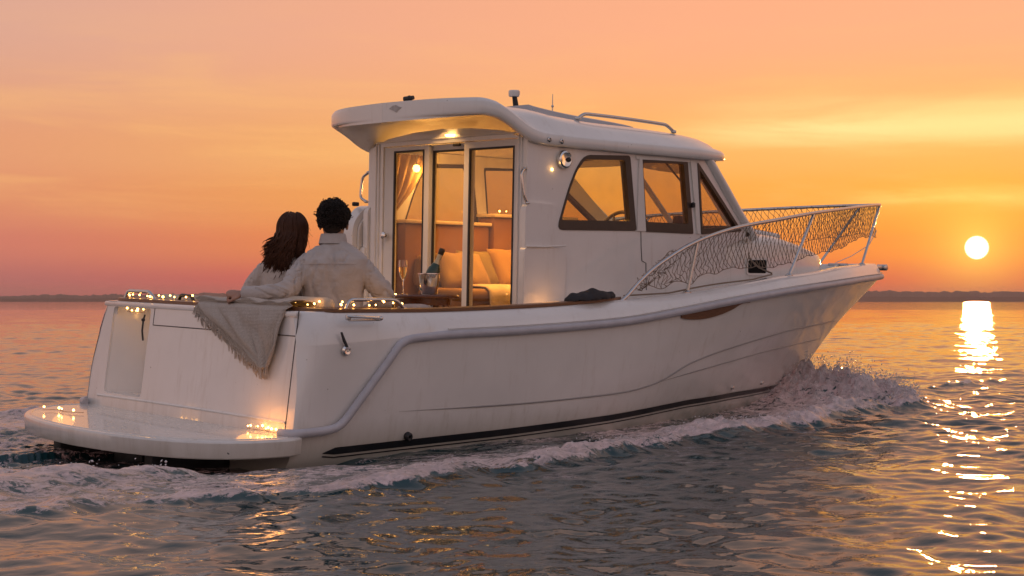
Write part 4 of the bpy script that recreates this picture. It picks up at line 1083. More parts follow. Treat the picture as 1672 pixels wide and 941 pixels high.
# ------------------------------------------------------------------ people
def remesh(mb, name, voxel, it=6, fn=None):
    me = bpy.data.meshes.new('tmp'); me.from_pydata(mb.v, [], mb.f)
    bm_ = bmesh.new(); bm_.from_mesh(me); bmesh.ops.recalc_face_normals(bm_, faces=bm_.faces); bm_.to_mesh(me); bm_.free()
    o = bpy.data.objects.new('tmp', me); COL.objects.link(o)
    r = o.modifiers.new('r', 'REMESH'); r.mode = 'VOXEL'; r.voxel_size = voxel
    s_ = o.modifiers.new('s', 'SMOOTH'); s_.factor = .5; s_.iterations = it
    bpy.context.view_layer.update()
    dg = bpy.context.evaluated_depsgraph_get()
    m2 = bpy.data.meshes.new_from_object(o.evaluated_get(dg)); m2.name = name
    bpy.data.objects.remove(o); bpy.data.meshes.remove(me)
    if fn:
        n = len(m2.vertices); co = np.zeros(n*3); no = np.zeros(n*3)
        m2.vertices.foreach_get('co', co); m2.vertices.foreach_get('normal', no)
        co = co.reshape(-1, 3); no = no.reshape(-1, 3)
        m2.vertices.foreach_set('co', (co + no * fn(co)[:, None]).ravel()); m2.update()
    m2.shade_smooth(); return m2
def mobj(name, me, m, parent=None):
    o = bpy.data.objects.new(name, me); COL.objects.link(o); me.materials.clear(); me.materials.append(m)
    if parent is not None: o.parent = parent
    return o
def rings_mb(mb, table, n=28, ex=2.3):
    """superellipse sections: (z, half width, half depth, x centre, y centre)"""
    R_ = []
    for z_, hw, hd, xc, yc in table:
        r = []
        for a in np.linspace(0, 2*math.pi, n, endpoint=False):
            c, s_ = math.cos(a), math.sin(a)
            r.append((xc + hw*math.copysign(abs(c)**(2/ex), c), yc + hd*math.copysign(abs(s_)**(2/ex), s_), z_))
        R_.append(r)
    return mb.loft(R_, True, True, True)
def limb(mb, pts, rad, n=12):
    q = resample(pts, 22); rr = np.interp(np.linspace(0, 1, 22), np.linspace(0, 1, len(rad)), rad); mb.tube(q, rr, n)
    mb.ball(tuple(q[0]), rr[0], 2); mb.ball(tuple(q[-1]), rr[-1], 2)
def hand(mb, wrist, d, up, side, size=1., curl=.9):
    """palm, four curled fingers and a thumb; d = direction of the hand, up = back of hand, side = thumb side"""
    d = Vector(d).normalized(); up = (Vector(up) - d*Vector(up).dot(d)).normalized(); side = d.cross(up) * (1 if side > 0 else -1)
    w = Vector(wrist)
    for k in range(5):
        t = k/4; mb.ball(tuple(w + d*(.01 + .075*t*size)), .026*size*(1 + .15*t), 2, Matrix((d, side, up)).transposed(), (1.0, 1.25, .55))
    L_ = (.068, .076, .072, .056)
    for f in range(4):
        base = w + d*.082*size + side*(.030 - .020*f)*size
        p = base; a = .25; P_ = [tuple(p - d*.02)]; P_.append(tuple(p))
        for s_ in (.45, .32, .23):
            a += curl; v = d*math.cos(a) - up*math.sin(a); p = p + v*(L_[f]*s_*size); P_.append(tuple(p))
        mb.tube(resample(P_, 14), np.linspace(.0092, .0070, 14)*size, 8); mb.ball(P_[-1], .0072*size, 1)
    b0 = w + d*.025*size + side*.026*size
    P_ = [tuple(b0), tuple(b0 + side*.022*size + d*.024*size - up*.008*size), tuple(b0 + side*.022*size + d*.052*size - up*.022*size), tuple(b0 + side*.008*size + d*.068*size - up*.034*size)]
    mb.tube(resample(P_, 12), np.linspace(.0125, .0085, 12)*size, 8); mb.ball(P_[-1], .0086*size, 1)
def head(mb, c, tilt=0, turn=0, s=1.):
    Mh = (Matrix.Rotation(tilt, 3, 'Y') @ Matrix.Rotation(turn, 3, 'Z')); c = Vector(c)
    def B(p, r, sc): mb.ball(tuple(c + Mh @ (Vector(p)*s)), r*s, 3, Mh, sc)
    B((0, -.012, .022), .1, (.76, .98, .90)); B((0, .022, -.035), .1, (.64, .72, .72)); B((0, .05, -.085), .04, (1, .8, .7))   # skull, face, chin
    B((0, .098, -.022), .017, (.8, 1.1, 1.3)); B((0, .092, .005), .012, (.7, 1, 1.8)); B((0, .083, -.058), .016, (1.5, .6, .35)); B((0, .081, -.068), .014, (1.3, .6, .4))
    for q in (-1, 1):
        B((q*.078, -.005, -.02), .03, (.34, .6, 1.05)); B((q*.030, .080, .008), .013, (1.1, .7, .6)); B((q*.032, .086, .026), .014, (1.4, .5, .4))
    return Mh
def folds(seedv, amp, zlo=-9):
    def f(co):
        x, y, z_ = co.T
        soft = fbm(x*6 + y*4, z_*8 + y*5, 2, seedv) - .5
        arm = smooth(.17, .23, np.abs(x - .02)); u = x*(1 - arm)*9 + arm*(z_*13 + x*4); v = z_*(1 - arm)*2.4 + arm*(x*5 + y*6)
        n1 = fbm(u + v*.6 + y*2, v*1.1 - u*.12, 3, seedv + 4); n2 = fbm(u*.8 - v*1.3, v*1.2 + u*.25 + y*5, 3, seedv + 9)
        cr = np.clip(1 - np.abs(2*n1 - 1)/.16, 0, 1)*.9 + np.clip(1 - np.abs(2*n2 - 1)/.13, 0, 1)*.6
        return amp*(soft*.8 - cr*.75 + .2)
    return f
def linen(name, col, scale=260):
    m = mat(name, col, .85, var=.16, vscale=9, sheen=.15)
    nt = m.node_tree; b = nt.nodes['Principled BSDF']; tc = nt.nodes.new('ShaderNodeTexCoord')
    n1 = nt.nodes.new('ShaderNodeTexNoise'); n1.inputs['Scale'].default_value = scale; n1.inputs['Detail'].default_value = 2
    n2 = nt.nodes.new('ShaderNodeTexNoise'); n2.inputs['Scale'].default_value = 14; n2.inputs['Detail'].default_value = 4; n2.inputs['Distortion'].default_value = 1.2
    for n_ in (n1, n2): nt.links.new(tc.outputs['Object'], n_.inputs['Vector'])
    b1 = nt.nodes.new('ShaderNodeBump'); b1.inputs['Strength'].default_value = .25; b1.inputs['Distance'].default_value = .002; nt.links.new(n1.outputs['Fac'], b1.inputs['Height'])
    b2 = nt.nodes.new('ShaderNodeBump'); b2.inputs['Strength'].default_value = .5; b2.inputs['Distance'].default_value = .02; nt.links.new(n2.outputs['Fac'], b2.inputs['Height']); nt.links.new(b1.outputs[0], b2.inputs['Normal'])
    nt.links.new(b2.outputs[0], b.inputs['Normal']); return m
SKIN = mat('skin', (.40, .22, .15), .5, sss=.1, var=.1, vscale=20); SKIN2 = mat('skin_fair', (.50, .30, .21), .5, sss=.1, var=.1, vscale=20)
HAIR1 = mat('black_curly_hair', (.012, .008, .006), .55, spec=.3); HAIR2 = mat('dark_brown_hair', (.075, .027, .011), .5, spec=.22, var=.4, vscale=30)
PZ = TH - RAD(90)
def place(px, depth, zw):
    r_ = (px - 836)/2600*depth
    return (CAM[0] + r_*math.sin(TH) + depth*math.cos(TH), CAM[1] - r_*math.cos(TH) + depth*math.sin(TH), zw)

def man():
    base = (.602, -.710, .485)
    b = MB()
    rings_mb(b, [(-.01, .16, .12, 0, .02), (.1, .155, .112, 0, 0), (.25, .145, .10, 0, -.02), (.40, .155, .10, 0, -.03), (.49, .16, .098, 0, -.028), (.54, .13, .08, 0, -.02), (.59, .075, .060, 0, -.012), (.63, .060, .058, 0, -.005), (.66, .056, .057, 0, .002), (.71, .055, .057, 0, .01)], 26)
    head(b, (0, .022, .742), 0, RAD(6), 1.0)
    limb(b, [(-.155, -.02, .485), (-.20, -.10, .43), (-.248, -.178, .335), (-.36, -.16, .322), (-.49, -.135, .318)], [.042, .038, .034, .030, .027]); limb(b, [(.155, -.02, .485), (.235, -.03, .41), (.308, -.012, .295), (.24, .12, .24), (.16, .25, .20)], [.042, .038, .034, .030, .027])
    hand(b, (-.495, -.133, .318), (-1, .06, .02), (0, -.55, 1), -1, 1.0, .78)
    hand(b, (.16, .255, .20), (-.6, .8, -.25), (0, .25, 1), -1, 1.0, .5)
    for s_ in (-1, 1):
        limb(b, [(s_*.095, .04, .075), (s_*.125, .43, .085)], [.07, .055]); limb(b, [(s_*.125, .43, .085), (s_*.13, .45, -.28)], [.052, .05, .036]); limb(b, [(s_*.13, .42, -.29), (s_*.14, .60, -.30)], [.036, .03])
    o = mobj('person', remesh(b, 'person', .0055, 4), SKIN); o.location = base; o.rotation_euler = (0, 0, PZ)
    tag(o, 'man with short curly black hair in a pale linen shirt seated at the stern', 'person')
    # shirt
    s = MB()
    rings_mb(s, [(.0, .178, .14, 0, .015), (.1, .176, .135, 0, 0), (.22, .168, .122, 0, -.02), (.36, .182, .125, 0, -.032), (.46, .205, .126, 0, -.034), (.52, .208, .114, 0, -.03), (.56, .165, .10, 0, -.024), (.592, .118, .080, 0, -.018), (.618, .078, .068, 0, -.008), (.636, .066, .064, 0, .0)], 30)
    limb(s, [(-.155, -.022, .485), (-.20, -.10, .42), (-.248, -.178, .335), (-.36, -.16, .322), (-.485, -.138, .318)], [.066, .064, .060, .052, .045, .040])
    limb(s, [(.155, -.022, .485), (.232, -.03, .40), (.308, -.012, .295), (.24, .12, .24), (.17, .24, .205)], [.066, .064, .060, .052, .045, .040])
    sh = linen('pale_linen', (.50, .455, .425)); SH = mobj('shirt', remesh(s, 'shirt', .007, 5, folds(31, .016)), sh, o)
    c = MB(); R_ = []
    for (z_, r0, r1) in ((.612, .086, .082), (.640, .080, .078), (.664, .074, .072), (.671, .071, .069), (.666, .067, .065), (.640, .064, .062)):
        R_.append([(r0*math.cos(a), r1*math.sin(a) - .002 - .010*math.sin(a)*(z_-.62)/.05, z_ - .026*max(0, math.sin(a))) for a in np.linspace(0, 2*math.pi, 28, endpoint=False)])
    c.loft(R_); c.build('collar', sh, SH, 60)
    c = MB(); c.tube([(x, -.163 + .35*x*x + .012*abs(x), .492 - .10*x*x) for x in np.linspace(-.15, .15, 20)], .0028, 5); c.build('yoke_seam', sh, SH)
    c = MB(); c.tube([(-.425, -.148, .320), (-.505, -.132, .318)], [.0455, .043], 14); c.build('cuff', sh, SH)
    t = MB(); rings_mb(t, [(-.015, .185, .145, 0, .02), (.05, .18, .14, 0, .01), (.12, .165, .125, 0, 0)], 24)
    for s_ in (-1, 1):
        limb(t, [(s_*.095, .04, .075), (s_*.125, .43, .085)], [.088, .068]); limb(t, [(s_*.125, .43, .085), (s_*.13, .45, -.26)], [.066, .058, .05])
    mobj('trousers', remesh(t, 'trousers', .012, 4), mat('navy_cotton', (.03, .035, .055), .8, bump=.2, bscale=80), o)
    # curly hair
    r = random.Random(2); h = MB(); hc = Vector((0, .008, .764))
    h.ball(tuple(hc + Vector((0, -.004, .004))), .1, 3, None, (.80, .99, .93)); h.ball((0, -.040, .712), .058, 2, None, (1.0, .80, .85))
    for k in range(3600):
        th = r.uniform(0, 2*math.pi); zc = r.uniform(-.55, 1); q = math.sqrt(max(0, 1 - zc*zc)); d = Vector((q*math.cos(th), q*math.sin(th), zc))
        if d.y > .35 and d.z < .45: continue
        if d.z < -.05 and d.y > -.10: continue
        p0 = hc + Vector((d.x*.079, d.y*.098, d.z*.092)); t1 = d.cross(Vector((r.uniform(-1, 1), r.uniform(-1, 1), r.uniform(-1, 1)))).normalized(); rad = r.uniform(.005, .012)
        lift = d*(r.uniform(.003, .014) + (.012*r.random() if r.random() < .15 else 0))*(1.15 if d.z > .1 else .7)
        P_ = [tuple(p0 + t1*(rad*math.cos(a)) + lift + d*(rad*math.sin(a))) for a in np.linspace(r.uniform(0, 2), r.uniform(3.6, 6), 7)]
        h.tube(P_, r.uniform(.0016, .0030), 4)
    h.build('hair', HAIR1, o, 0)

def woman():
    base = (.470, -.381, .503)
    b = MB(); sx = lambda z_: .075*max(0, z_)
    T_ = [(-.01, .165, .12, .02), (.1, .15, .11, 0), (.22, .12, .09, -.01), (.34, .135, .095, -.02), (.43, .148, .095, -.02), (.485, .135, .082, -.012), (.52, .075, .055, -.005), (.545, .046, .046, .002), (.62, .044, .046, .012)]
    rings_mb(b, [(z_, hw, hd, sx(z_), yc) for z_, hw, hd, yc in T_], 24)
    HC = (sx(.66) + .006, .024, .668); head(b, HC, RAD(3), RAD(-24), .93)
    limb(b, [(-.135 + sx(.45), -.01, .45), (-.205, .0, .245), (-.08, .22, .18)], [.042, .036, .032, .026, .022]); limb(b, [(.135 + sx(.45), -.01, .45), (.215, .05, .25), (.10, .26, .18)], [.042, .036, .032, .026, .022])
    hand(b, (-.08, .225, .18), (.5, .85, -.2), (0, .2, 1), 1, .9, .45); hand(b, (.10, .265, .18), (-.4, .9, -.2), (0, .2, 1), -1, .9, .45)
    for s_ in (-1, 1):
        limb(b, [(s_*.085, .04, .07), (s_*.10, .40, .08)], [.07, .05]); limb(b, [(s_*.10, .40, .08), (s_*.10, .42, -.28)], [.048, .045, .03]); limb(b, [(s_*.10, .40, -.29), (s_*.11, .55, -.305)], [.03, .025])
    o = mobj('person', remesh(b, 'person', .0055, 4), SKIN2); o.location = base; o.rotation_euler = (0, 0, PZ)
    tag(o, 'woman with long brown hair in a cream knit top seated beside the man', 'person')
    s = MB(); T_ = [(-.0, .18, .135, .015), (.1, .168, .125, 0), (.22, .142, .108, -.012), (.34, .150, .112, -.024), (.43, .160, .112, -.024), (.48, .148, .098, -.016), (.512, .10, .074, -.008), (.535, .062, .058, .0)]
    rings_mb(s, [(z_, hw, hd, sx(z_), yc) for z_, hw, hd, yc in T_], 28)
    limb(s, [(-.132 + sx(.45), -.012, .445), (-.185, -.01, .34), (-.21, .0, .245), (-.14, .12, .21), (-.085, .21, .185)], [.056, .053, .050, .046, .042, .036])
    limb(s, [(.132 + sx(.45), -.012, .445), (.215, .05, .25), (.10, .25, .185)], [.056, .050, .044, .036])
    kn = linen('cream_knit', (.60, .52, .46), 120); SH = mobj('knit_top', remesh(s, 'knit_top', .007, 5, folds(51, .010)), kn, o)
    c = MB(); R_ = [[(sx(.53) + r0*math.cos(a), r0*.94*math.sin(a), z_) for a in np.linspace(0, 2*math.pi, 24, endpoint=False)] for z_, r0 in ((.520, .072), (.538, .066), (.546, .060), (.536, .055))]
    c.loft(R_); c.build('neckband', kn, SH, 60)
    t = MB(); rings_mb(t, [(-.015, .185, .14, 0, .02), (.05, .175, .135, 0, .01), (.12, .15, .115, 0, 0)], 24)
    for s_ in (-1, 1):
        limb(t, [(s_*.085, .04, .07), (s_*.10, .40, .08)], [.088, .064]); limb(t, [(s_*.10, .40, .08), (s_*.10, .42, -.25)], [.062, .055, .045])
    mobj('trousers', remesh(t, 'trousers', .012, 4), mat('white_denim', (.55, .5, .45), .8, bump=.2, bscale=80), o)
    r = random.Random(8); h = MB(); c0 = Vector(HC) + Vector((0, -.012, .022))
    h.ball(tuple(c0), .1, 3, None, (.79, .97, .89))
    for k in range(900):
        u = r.uniform(-1, 1); ang = -math.pi/2 + u*math.radians(118); el = r.uniform(.0, 1.25)
        d = Vector((math.cos(ang)*math.cos(el), math.sin(ang)*math.cos(el), math.sin(el)))
        lay = r.uniform(1.03, 1.20); P_ = []
        for e in np.linspace(el, -.06, 6):
            P_.append(c0 + Vector((math.cos(ang)*math.cos(e)*.077, math.sin(ang)*math.cos(e)*.097, math.sin(e)*.089))*lay)
        side = math.cos(ang); ln = r.triangular(.50, 1.22, .85)
        endz = c0.z - .265*ln + .05*abs(side)
        ex = HC[0] + side*.085 - .050 + r.uniform(-.03, .03); ey = -.125 - .02*r.random() + .05*max(0, math.sin(ang)) + .02*abs(side)
        if side > .45: ex = HC[0] + .055 + r.uniform(-.02, .015); endz = c0.z - r.uniform(.13, .19); ey = -.07 + r.uniform(-.02, .02)
        p0 = P_[-1]; ph = r.uniform(0, 6); wv = r.uniform(.005, .017)
        for t_ in np.linspace(.12, 1, 12):
            z_ = p0.z + (endz - p0.z)*t_; x = p0.x + (ex - p0.x)*t_**2.0; y = p0.y + (ey - p0.y)*min(1, t_*1.2)
            P_.append(Vector((x + wv*math.sin(t_*10 + ph)*t_, y + wv*.7*math.cos(t_*8 + ph)*t_, z_)))
        q = resample([tuple(p) for p in P_], 24); rr = np.interp(np.linspace(0, 1, 24), [0, .3, .75, 1], [.004, .0055, .0045, .001])
        h.tube(q, rr, 4)
    for k in range(170):
        ang = r.uniform(math.pi, 2*math.pi); el = r.uniform(-.2, 1.3); d = Vector((math.cos(ang)*math.cos(el), math.sin(ang)*math.cos(el)*.9, math.sin(el)))
        p0 = c0 + Vector((d.x*.084, d.y*.10, d.z*.095)); dx = r.uniform(-.02, .03); L_ = r.uniform(.04, .12)
        h.tube([tuple(p0), tuple(p0 + d*.010 + Vector((dx*.3, 0, -L_*.3))), tuple(p0 + d*.016 + Vector((dx, 0, -L_)))], [.0012, .0011, .0006], 4)
    h.build('hair', HAIR2, o, 0)
man(); woman()
# ------------------------------------------------------------------ water
def hull_w(x):
    """half width of the hull at the waterline"""
    return np.where((x > -.02) & (x < 5.75), tab(W_T, 1, np.clip(x, -.2, 5.8)), 0)
OUT = [(-14, 5.2), (-5, 3.3), (-2.5, 2.75), (-1.4, 2.70), (-.76, 2.85), (.23, 2.63), (1.28, 2.33), (2.6, 2.02), (3.85, 1.78), (4.6, 1.66), (5.3, 1.50), (5.75, 1.34), (6.05, .95), (6.25, .5), (6.36, .0)]
def water():
    g0 = np.array(CAM[:2])
    th_d = np.radians(np.arange(-21, 21, .050)); th_c = np.radians(np.r_[np.arange(21, 60, .5), np.arange(60, 300, 4.), np.arange(300, 339, .5)])
    ang = np.r_[th_d, th_c]
    rad = np.r_[np.geomspace(.4, 3., 30)[:-1], 3. * 1.0034**np.arange(0, 885), ]
    rad = rad[rad < 60]; q0 = rad[rad < 8.6]; q1 = 8.6*1.0019**np.arange(0, int(math.log(15.2/8.6)/math.log(1.0019))); q2 = q1[-1]*1.0034**np.arange(1, int(math.log(60/q1[-1])/math.log(1.0034)))
    rad = np.r_[q0, q1, q2]
    rad = np.r_[rad, np.geomspace(rad[-1]*1.006, 160, 140), np.geomspace(163, 3150, 130)]
    A, R_ = np.meshgrid(TH - ang, rad, indexing='xy')          # rows = rings
    X = g0[0] + R_*np.cos(A); Y = g0[1] + R_*np.sin(A)
    nrr, naa = X.shape
    spacing = np.gradient(rad)[:, None]*np.ones_like(X)
    Z = np.zeros_like(X); r = np.random.default_rng(4)
    wind = TH - RAD(205)
    for k in range(120):
        lam = .11*(5.2/.11)**((k + r.random())/120.); kk = 2*math.pi/lam
        spread = 1.15 if lam < 1.2 else .8
        a = wind + r.normal()*spread
        slope = .0085 + .003*r.random()
        slope *= float(np.interp(lam, [.1, .2, .6, 1.2, 2.2, 5], [1.9, 2.0, 1.4, .72, .42, .32]))
        amp = slope/kk
        fade = 1 - smooth(.22, .55, spacing[:, 0]/lam)
        rows = np.where(fade > .001)[0]
        if len(rows) == 0: continue
        n_ = rows[-1] + 1
        ph = (X[:n_]*math.cos(a) + Y[:n_]*math.sin(a))*kk + r.random()*6.28
        ph = ph + 1.1*np.sin((X[:n_]*math.sin(a*1.7) + Y[:n_]*math.cos(a*1.7))*kk*.13 + k)
        s_ = np.sin(ph)
        Z[:n_] += amp*fade[:n_, None]*(s_ + .22*np.cos(2*ph))
    grp = .55 + .9*fbm(X*.22, Y*.22, 3, 61)
    Z *= np.where(R_ < 400, grp, 1)
    near = (R_ < 40)
    foam = np.zeros_like(X)
    # ---- wake, only evaluated near the boat
    m = near & (X > -14) & (X < 9) & (np.abs(Y) < 10)
    x = X[m]; y = Y[m]; ay = np.abs(y)
    yo = tab(OUT, 1, x); yo = np.where(x > 6.36, 0, yo)
    yo = yo + .26*(fbm(x*1.7, y*.0 + 2, 3, 20) - .5) + .16*(fbm(x*5, y*0 + 7, 3, 22) - .5)
    d = yo - ay; hw = hull_w(x); dh = ay - hw                        # distance inside the crest, distance off the hull
    n1 = fbm(x*1.6, y*2.4, 4, 30); n2 = fbm(x*5.5, y*7, 4, 34); n3 = fbm(x*13, y*15, 3, 38)
    spl_n = np.abs(2*fbm(x*4.2, y*5.2, 4, 41) - 1)
    alive = np.interp(x, [-12, -5, -2, 0, 2, 4, 5.4, 6.2], [0, .12, .32, .55, .66, .80, 1., 1.])
    crest = np.exp(-((d - .16)/.15)**2)
    h = crest*np.interp(x, [-9, -3, 0, 3, 4.6, 5.6, 6.3], [.015, .03, .045, .055, .08, .11, .06])*(.15 + 1.7*n1)
    bow = np.exp(-((x - 5.62)/.58)**2 - ((ay - .42)/.62)**2)
    h += bow*.19*(.35 + 1.1*n1)
    inside = smooth(-.02, .06, d)
    rough = np.clip(crest*alive*.7 + bow*1.2, 0, 1)*inside
    h += rough*(.085*(n2 - .45) + .075*(n3 - .5) + .10*np.clip(.35 - spl_n, 0, 1)) + bow*(.17*(n2 - .5) + .09*(n3 - .5) + .12*np.clip(.30 - np.abs(2*fbm(x*9, y*11, 3, 91) - 1), 0, 1))
    trough = np.exp(-((dh - .10)/.22)**2)*np.interp(x, [-.2, 0, 3, 4.8, 5.6], [0, 1, .8, .3, 0])
    h -= trough*.025
    # churn behind the transom
    wash = smooth(-.15, -.75, x)*smooth(-9, -2.2, x)*(1 - smooth(1.15, 1.9, ay - .12*np.clip(-x, 0, 9)))
    h += wash*(.085*(n1 - .42) + .075*(n2 - .5) + .045*(n3 - .5))*np.interp(x, [-8, -3, -1], [.3, .8, 1.1])
    roll = np.exp(-((ay - 1.35 - .25*np.clip(-x, 0, 9))/.22)**2)*smooth(.5, -.6, x)*smooth(-8, -3, x)
    h += roll*.07*(.5 + n1)
    near_bow_lift = smooth(2.2, 5.2, x)*np.exp(-np.clip(dh, 0, 9)/.8)*.035
    h += near_bow_lift
    between = smooth(0, .1, d)*(1 - smooth(0.0, 1.5, d))
    brk = smooth(.36, .62, fbm(x*2.3, y*.8 + 4, 3, 77))
    bq = np.clip(bow*1.3, 0, 1)
    f = inside*((crest*.80*alive*(.30 + .75*n2 + .35*brk)*(.45 + .55*brk) + between*.78*alive*(.05 + 1.8*n1))*(1 - .75*bq) + bow*.66*(-.05 + 1.75*n2)) + np.exp(-np.clip(dh, 0, 9)/.28)*.26*np.interp(x, [-.3, 0, 2, 4, 5.7, 6.2], [0, .8, .7, .55, .8, 0])*inside
    lace = smooth(.0, .35, d)*smooth(1.0, -.4, x)*smooth(-9, -1, x)*.42
    f = np.maximum(f, lace*(.40 + 1.0*n1)); f = np.maximum(f, wash*.64*(.05 + 1.5*n1)); f = np.maximum(f, roll*.60)
    f *= (.50 + .90*n1)
    sag = smooth(.5, .1, x)*smooth(-1.75, -1.0, x)*(1 - smooth(1.25, 1.95, ay))*np.where(y > .2, .55, 1); h = h*(1 - .6*sag) - sag*.085; f *= 1 - .45*sag
    sg2 = smooth(1.9, .2, x)*smooth(-.6, .1, x)*np.exp(-np.clip(dh, 0, 9)/.5); h -= sg2*.03
    calm = 1 - .55*np.clip(inside*alive, 0, 1)
    Z[m] = Z[m]*calm + h; foam[m] = np.clip(f, 0, 1.25)
    # slick water lets short ripples die near the hull's lee
    V = np.stack([X, Y, Z + WZ], -1).reshape(-1, 3)
    idx = np.arange(nrr*naa).reshape(nrr, naa)
    a_ = idx[:-1, :]; b_ = np.roll(idx, -1, 1)[:-1, :]; c_ = np.roll(idx, -1, 1)[1:, :]; d_ = idx[1:, :]
    F = np.stack([a_, d_, c_, b_], -1).reshape(-1, 4)
    me = bpy.data.meshes.new('water'); nf = len(F)
    # close the small hole at the centre
    cverts = np.array([[g0[0], g0[1], WZ]]); V = np.vstack([V, cverts]); ci = len(V) - 1
    T3 = np.stack([np.full(naa, ci), idx[0], np.roll(idx[0], -1)], -1)
    me.vertices.add(len(V)); me.vertices.foreach_set('co', V.astype(np.float32).ravel())
    loops = np.r_[F.ravel(), T3.ravel()]
    me.loops.add(len(loops)); me.loops.foreach_set('vertex_index', loops.astype(np.int32))
    starts = np.r_[np.arange(nf)*4, nf*4 + np.arange(naa)*3]
    me.polygons.add(nf + naa); me.polygons.foreach_set('loop_start', starts.astype(np.int32))
    me.update(calc_edges=True); me.validate()
    at = me.attributes.new('foam', 'FLOAT', 'POINT'); at.data.foreach_set('value', np.r_[foam.ravel(), 0].astype(np.float32))
    me.shade_smooth()
    o = bpy.data.objects.new('water', me); COL.objects.link(o); o['kind'] = 'structure'
    me.materials.append(water_mat())
    return V, foam

def water_mat():
    m = bpy.data.materials.new('sea_water'); m.use_nodes = True; nt = m.node_tree; N = nt.nodes; L = nt.links
    b = N['Principled BSDF']; out = N['Material Output']
    b.inputs['Base Color'].default_value = (.008, .042, .050, 1); b.inputs['Roughness'].default_value = .03; b.inputs['IOR'].default_value = 1.33
    tc = N.new('ShaderNodeTexCoord')
    def noise(scale, detail, mp_scale=(1, 1, 1), rough=.55, dist=0., rot=0.):
        mp = N.new('ShaderNodeMapping'); mp.inputs['Scale'].default_value = mp_scale; mp.inputs['Rotation'].default_value = (0, 0, rot); L.new(tc.outputs['Object'], mp.inputs[0])
        n = N.new('ShaderNodeTexNoise'); n.inputs['Scale'].default_value = scale; n.inputs['Detail'].default_value = detail; n.inputs['Roughness'].default_value = rough; n.inputs['Distortion'].default_value = dist
        L.new(mp.outputs[0], n.inputs['Vector']); return n.outputs['Fac']
    def mth(op, a, b_=None, clamp=False):
        n = N.new('ShaderNodeMath'); n.operation = op; n.use_clamp = clamp
        for i, v in enumerate((a, b_)):
            if v is None: continue
            if isinstance(v, (int, float)): n.inputs[i].default_value = v
            else: L.new(v, n.inputs[i])
        return n.outputs[0]
    def bump(h, s, dist, prev=None):
        n = N.new('ShaderNodeBump'); n.inputs['Strength'].default_value = s; n.inputs['Distance'].default_value = dist; L.new(h, n.inputs['Height'])
        if prev: L.new(prev, n.inputs['Normal'])
        return n.outputs[0]
    w = TH - RAD(205)
    b1 = bump(noise(.9, 4, (1, 1.6, 1), rot=-w, dist=.3), .24, .10)
    b2 = bump(noise(4.2, 4, (1, 1.5, 1), rot=-w + .4), .28, .018, b1)
    b2 = bump(noise(13., 3, (1, 1.4, 1), rot=-w - .5), .20, .006, b2)
    L.new(b2, b.inputs['Normal'])
    # foam
    at = N.new('ShaderNodeAttribute'); at.attribute_name = 'foam'
    n1 = noise(4.4, 8, (1, 1.6, 1), .68, .9); rid = mth('ABSOLUTE', mth('SUBTRACT', mth('MULTIPLY', n1, 2.), 1.))
    n2 = noise(15, 5, (1, 1.4, 1), .62, .7); rid2 = mth('ABSOLUTE', mth('SUBTRACT', mth('MULTIPLY', n2, 2.), 1.))
    thr = mth('ADD', mth('MULTIPLY', rid, 1.9), mth('MULTIPLY', rid2, 1.25))
    v = mth('SUBTRACT', mth('MULTIPLY', at.outputs['Fac'], 1.28), thr)
    mr = N.new('ShaderNodeMapRange'); mr.interpolation_type = 'SMOOTHSTEP'; mr.inputs[1].default_value = -.05; mr.inputs[2].default_value = .30; mr.inputs[4].default_value = .95
    L.new(v, mr.inputs[0])
    fo = N.new('ShaderNodeBsdfPrincipled'); fo.inputs['Base Color'].default_value = (.76, .76, .78, 1); fo.inputs['Roughness'].default_value = .28
    fo.inputs['Subsurface Weight'].default_value = 0.
    fb = bump(mth('ADD', n1, mth('MULTIPLY', n2, .5)), 1., .05); L.new(fb, fo.inputs['Normal'])
    # aerated water: paler green under and round the foam
    ae = N.new('ShaderNodeMix'); ae.data_type = 'RGBA'; ae.inputs[6].default_value = (.008, .042, .050, 1); ae.inputs[7].default_value = (.035, .10, .10, 1)
    aer = mth('MULTIPLY', at.outputs['Fac'], .75, True); L.new(aer, ae.inputs[0]); L.new(ae.outputs[2], b.inputs['Base Color'])
    mx = N.new('ShaderNodeMixShader'); tl = N.new('ShaderNodeBsdfTranslucent'); tl.inputs[0].default_value = (.75, .72, .72, 1); ft = N.new('ShaderNodeMixShader'); ft.inputs[0].default_value = .3; L.new(fo.outputs[0], ft.inputs[1]); L.new(tl.outputs[0], ft.inputs[2])
    # thin foam lets the water show through in patches
    tn = N.new('ShaderNodeMapRange'); tn.inputs[1].default_value = .34; tn.inputs[2].default_value = .62; tn.inputs[3].default_value = .42; tn.inputs[4].default_value = 1.; L.new(noise(8.5, 6, (1, 1.7, 1), .7, 1.1), tn.inputs[0])
    mk = mth('MULTIPLY', mr.outputs[0], tn.outputs[0])
    L.new(mk, mx.inputs[0]); L.new(b.outputs[0], mx.inputs[1]); L.new(ft.outputs[0], mx.inputs[2])
    L.new(mx.outputs[0], out.inputs[0])
    return m
WV, WF = water()

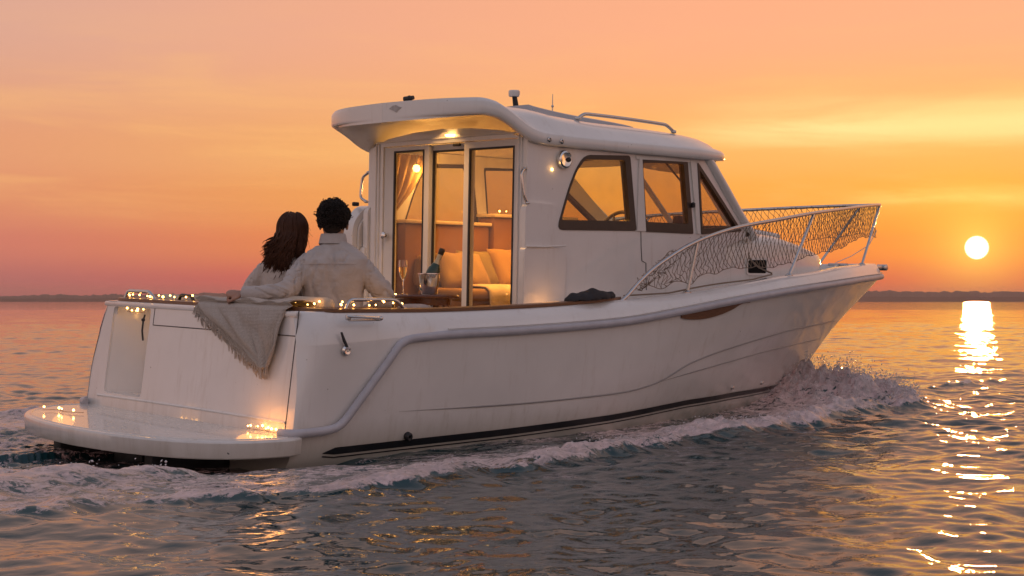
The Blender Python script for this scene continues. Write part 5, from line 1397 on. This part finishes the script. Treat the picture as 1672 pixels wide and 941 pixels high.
# ------------------------------------------------------------------ spray thrown up by the bow and the stern
def spray():
    mb = MB(); r = np.random.default_rng(9)
    octv = np.array([(1, 0, 0), (-1, 0, 0), (0, 1, 0), (0, -1, 0), (0, 0, 1), (0, 0, -1)], float); octf = [(0, 2, 4), (2, 1, 4), (1, 3, 4), (3, 0, 4), (2, 0, 5), (1, 2, 5), (3, 1, 5), (0, 3, 5)]
    f = WF.ravel(); V = WV[:-1]
    cand = np.where((f > .50) & (V[:, 0] > -3.2) & (V[:, 0] < 6.4))[0]
    x, y, z = V[cand].T; ay = np.abs(y)
    wbow = np.exp(-((x - 5.6)/.6)**2 - ((ay - .7)/.6)**2); wst = np.exp(-((x + 1.0)/.6)**2 - ((ay - .3)/1.1)**2)*.30
    yo = tab(OUT, 1, np.clip(x, -14, 6.36)); wcr = np.exp(-((yo - ay - .1)/.1)**2)*np.interp(x, [-2, 0, 3, 6], [0, .05, .12, .3])
    w = (wbow*1.5 + wst + wcr)*(ay > hull_w(x) + .02); w /= w.sum()
    for i in r.choice(cand, 7000, p=w):
        p = V[i].copy(); bowq = math.exp(-((p[0] - 5.6)/.7)**2)
        p[2] += abs(r.normal())*(.016 + .045*bowq); p[0] += r.normal()*.03; p[1] += r.normal()*.03
        s_ = r.uniform(.0018, .0052)*(1.5 if r.random() < .12 else 1); st = 1 + r.random()*1.2
        a = r.uniform(0, 3.14); q = octv*s_*(1, 1, 1); q[:, 0] *= st
        q = np.stack([q[:, 0]*math.cos(a) - q[:, 2]*math.sin(a), q[:, 1], q[:, 0]*math.sin(a) + q[:, 2]*math.cos(a)], 1)
        mb.add(q + p, octf)
    me = bpy.data.meshes.new('spray'); me.from_pydata(mb.v, [], mb.f); me.shade_smooth()
    o = bpy.data.objects.new('spray', me); COL.objects.link(o); o['kind'] = 'stuff'
    m = mat('spray_drops', (.62, .60, .61), .2, spec=.9); me.materials.append(m)
spray()

# ------------------------------------------------------------------ haze over the far water
def haze():
    mb = MB(); n = 48; rr = 3250; top = 24.; bot = -1.6
    ring = lambda z_: [(CAM[0] + rr*math.cos(a), CAM[1] + rr*math.sin(a), z_) for a in np.linspace(0, 2*math.pi, n, endpoint=False)]
    mb.loft([ring(bot), ring(top)], True, True, True)
    o = mb.build('haze', None, None, 0); o['kind'] = 'stuff'
    m = bpy.data.materials.new('haze_air'); m.use_nodes = True; nt = m.node_tree; nt.nodes.remove(nt.nodes['Principled BSDF'])
    v = nt.nodes.new('ShaderNodeVolumePrincipled'); v.inputs['Color'].default_value = (.86, .64, .60, 1); v.inputs['Density'].default_value = HAZE; v.inputs['Anisotropy'].default_value = .35
    nt.links.new(v.outputs[0], nt.nodes['Material Output'].inputs['Volume']); o.data.materials.append(m)
HAZE = .00023
haze()

scene.view_settings.view_transform = 'Standard'; scene.view_settings.look = 'None'
scene.view_settings.exposure = 0; scene.view_settings.gamma = 1; scene.view_settings.use_curve_mapping = False
cy = scene.cycles
cy.use_denoising = True; cy.max_bounces = 10; cy.diffuse_bounces = 3; cy.glossy_bounces = 4; cy.transparent_max_bounces = 16; cy.transmission_bounces = 8; cy.volume_bounces = 1
cy.sample_clamp_indirect = 6.; cy.caustics_reflective = False; cy.caustics_refractive = False
cy.use_light_tree = True
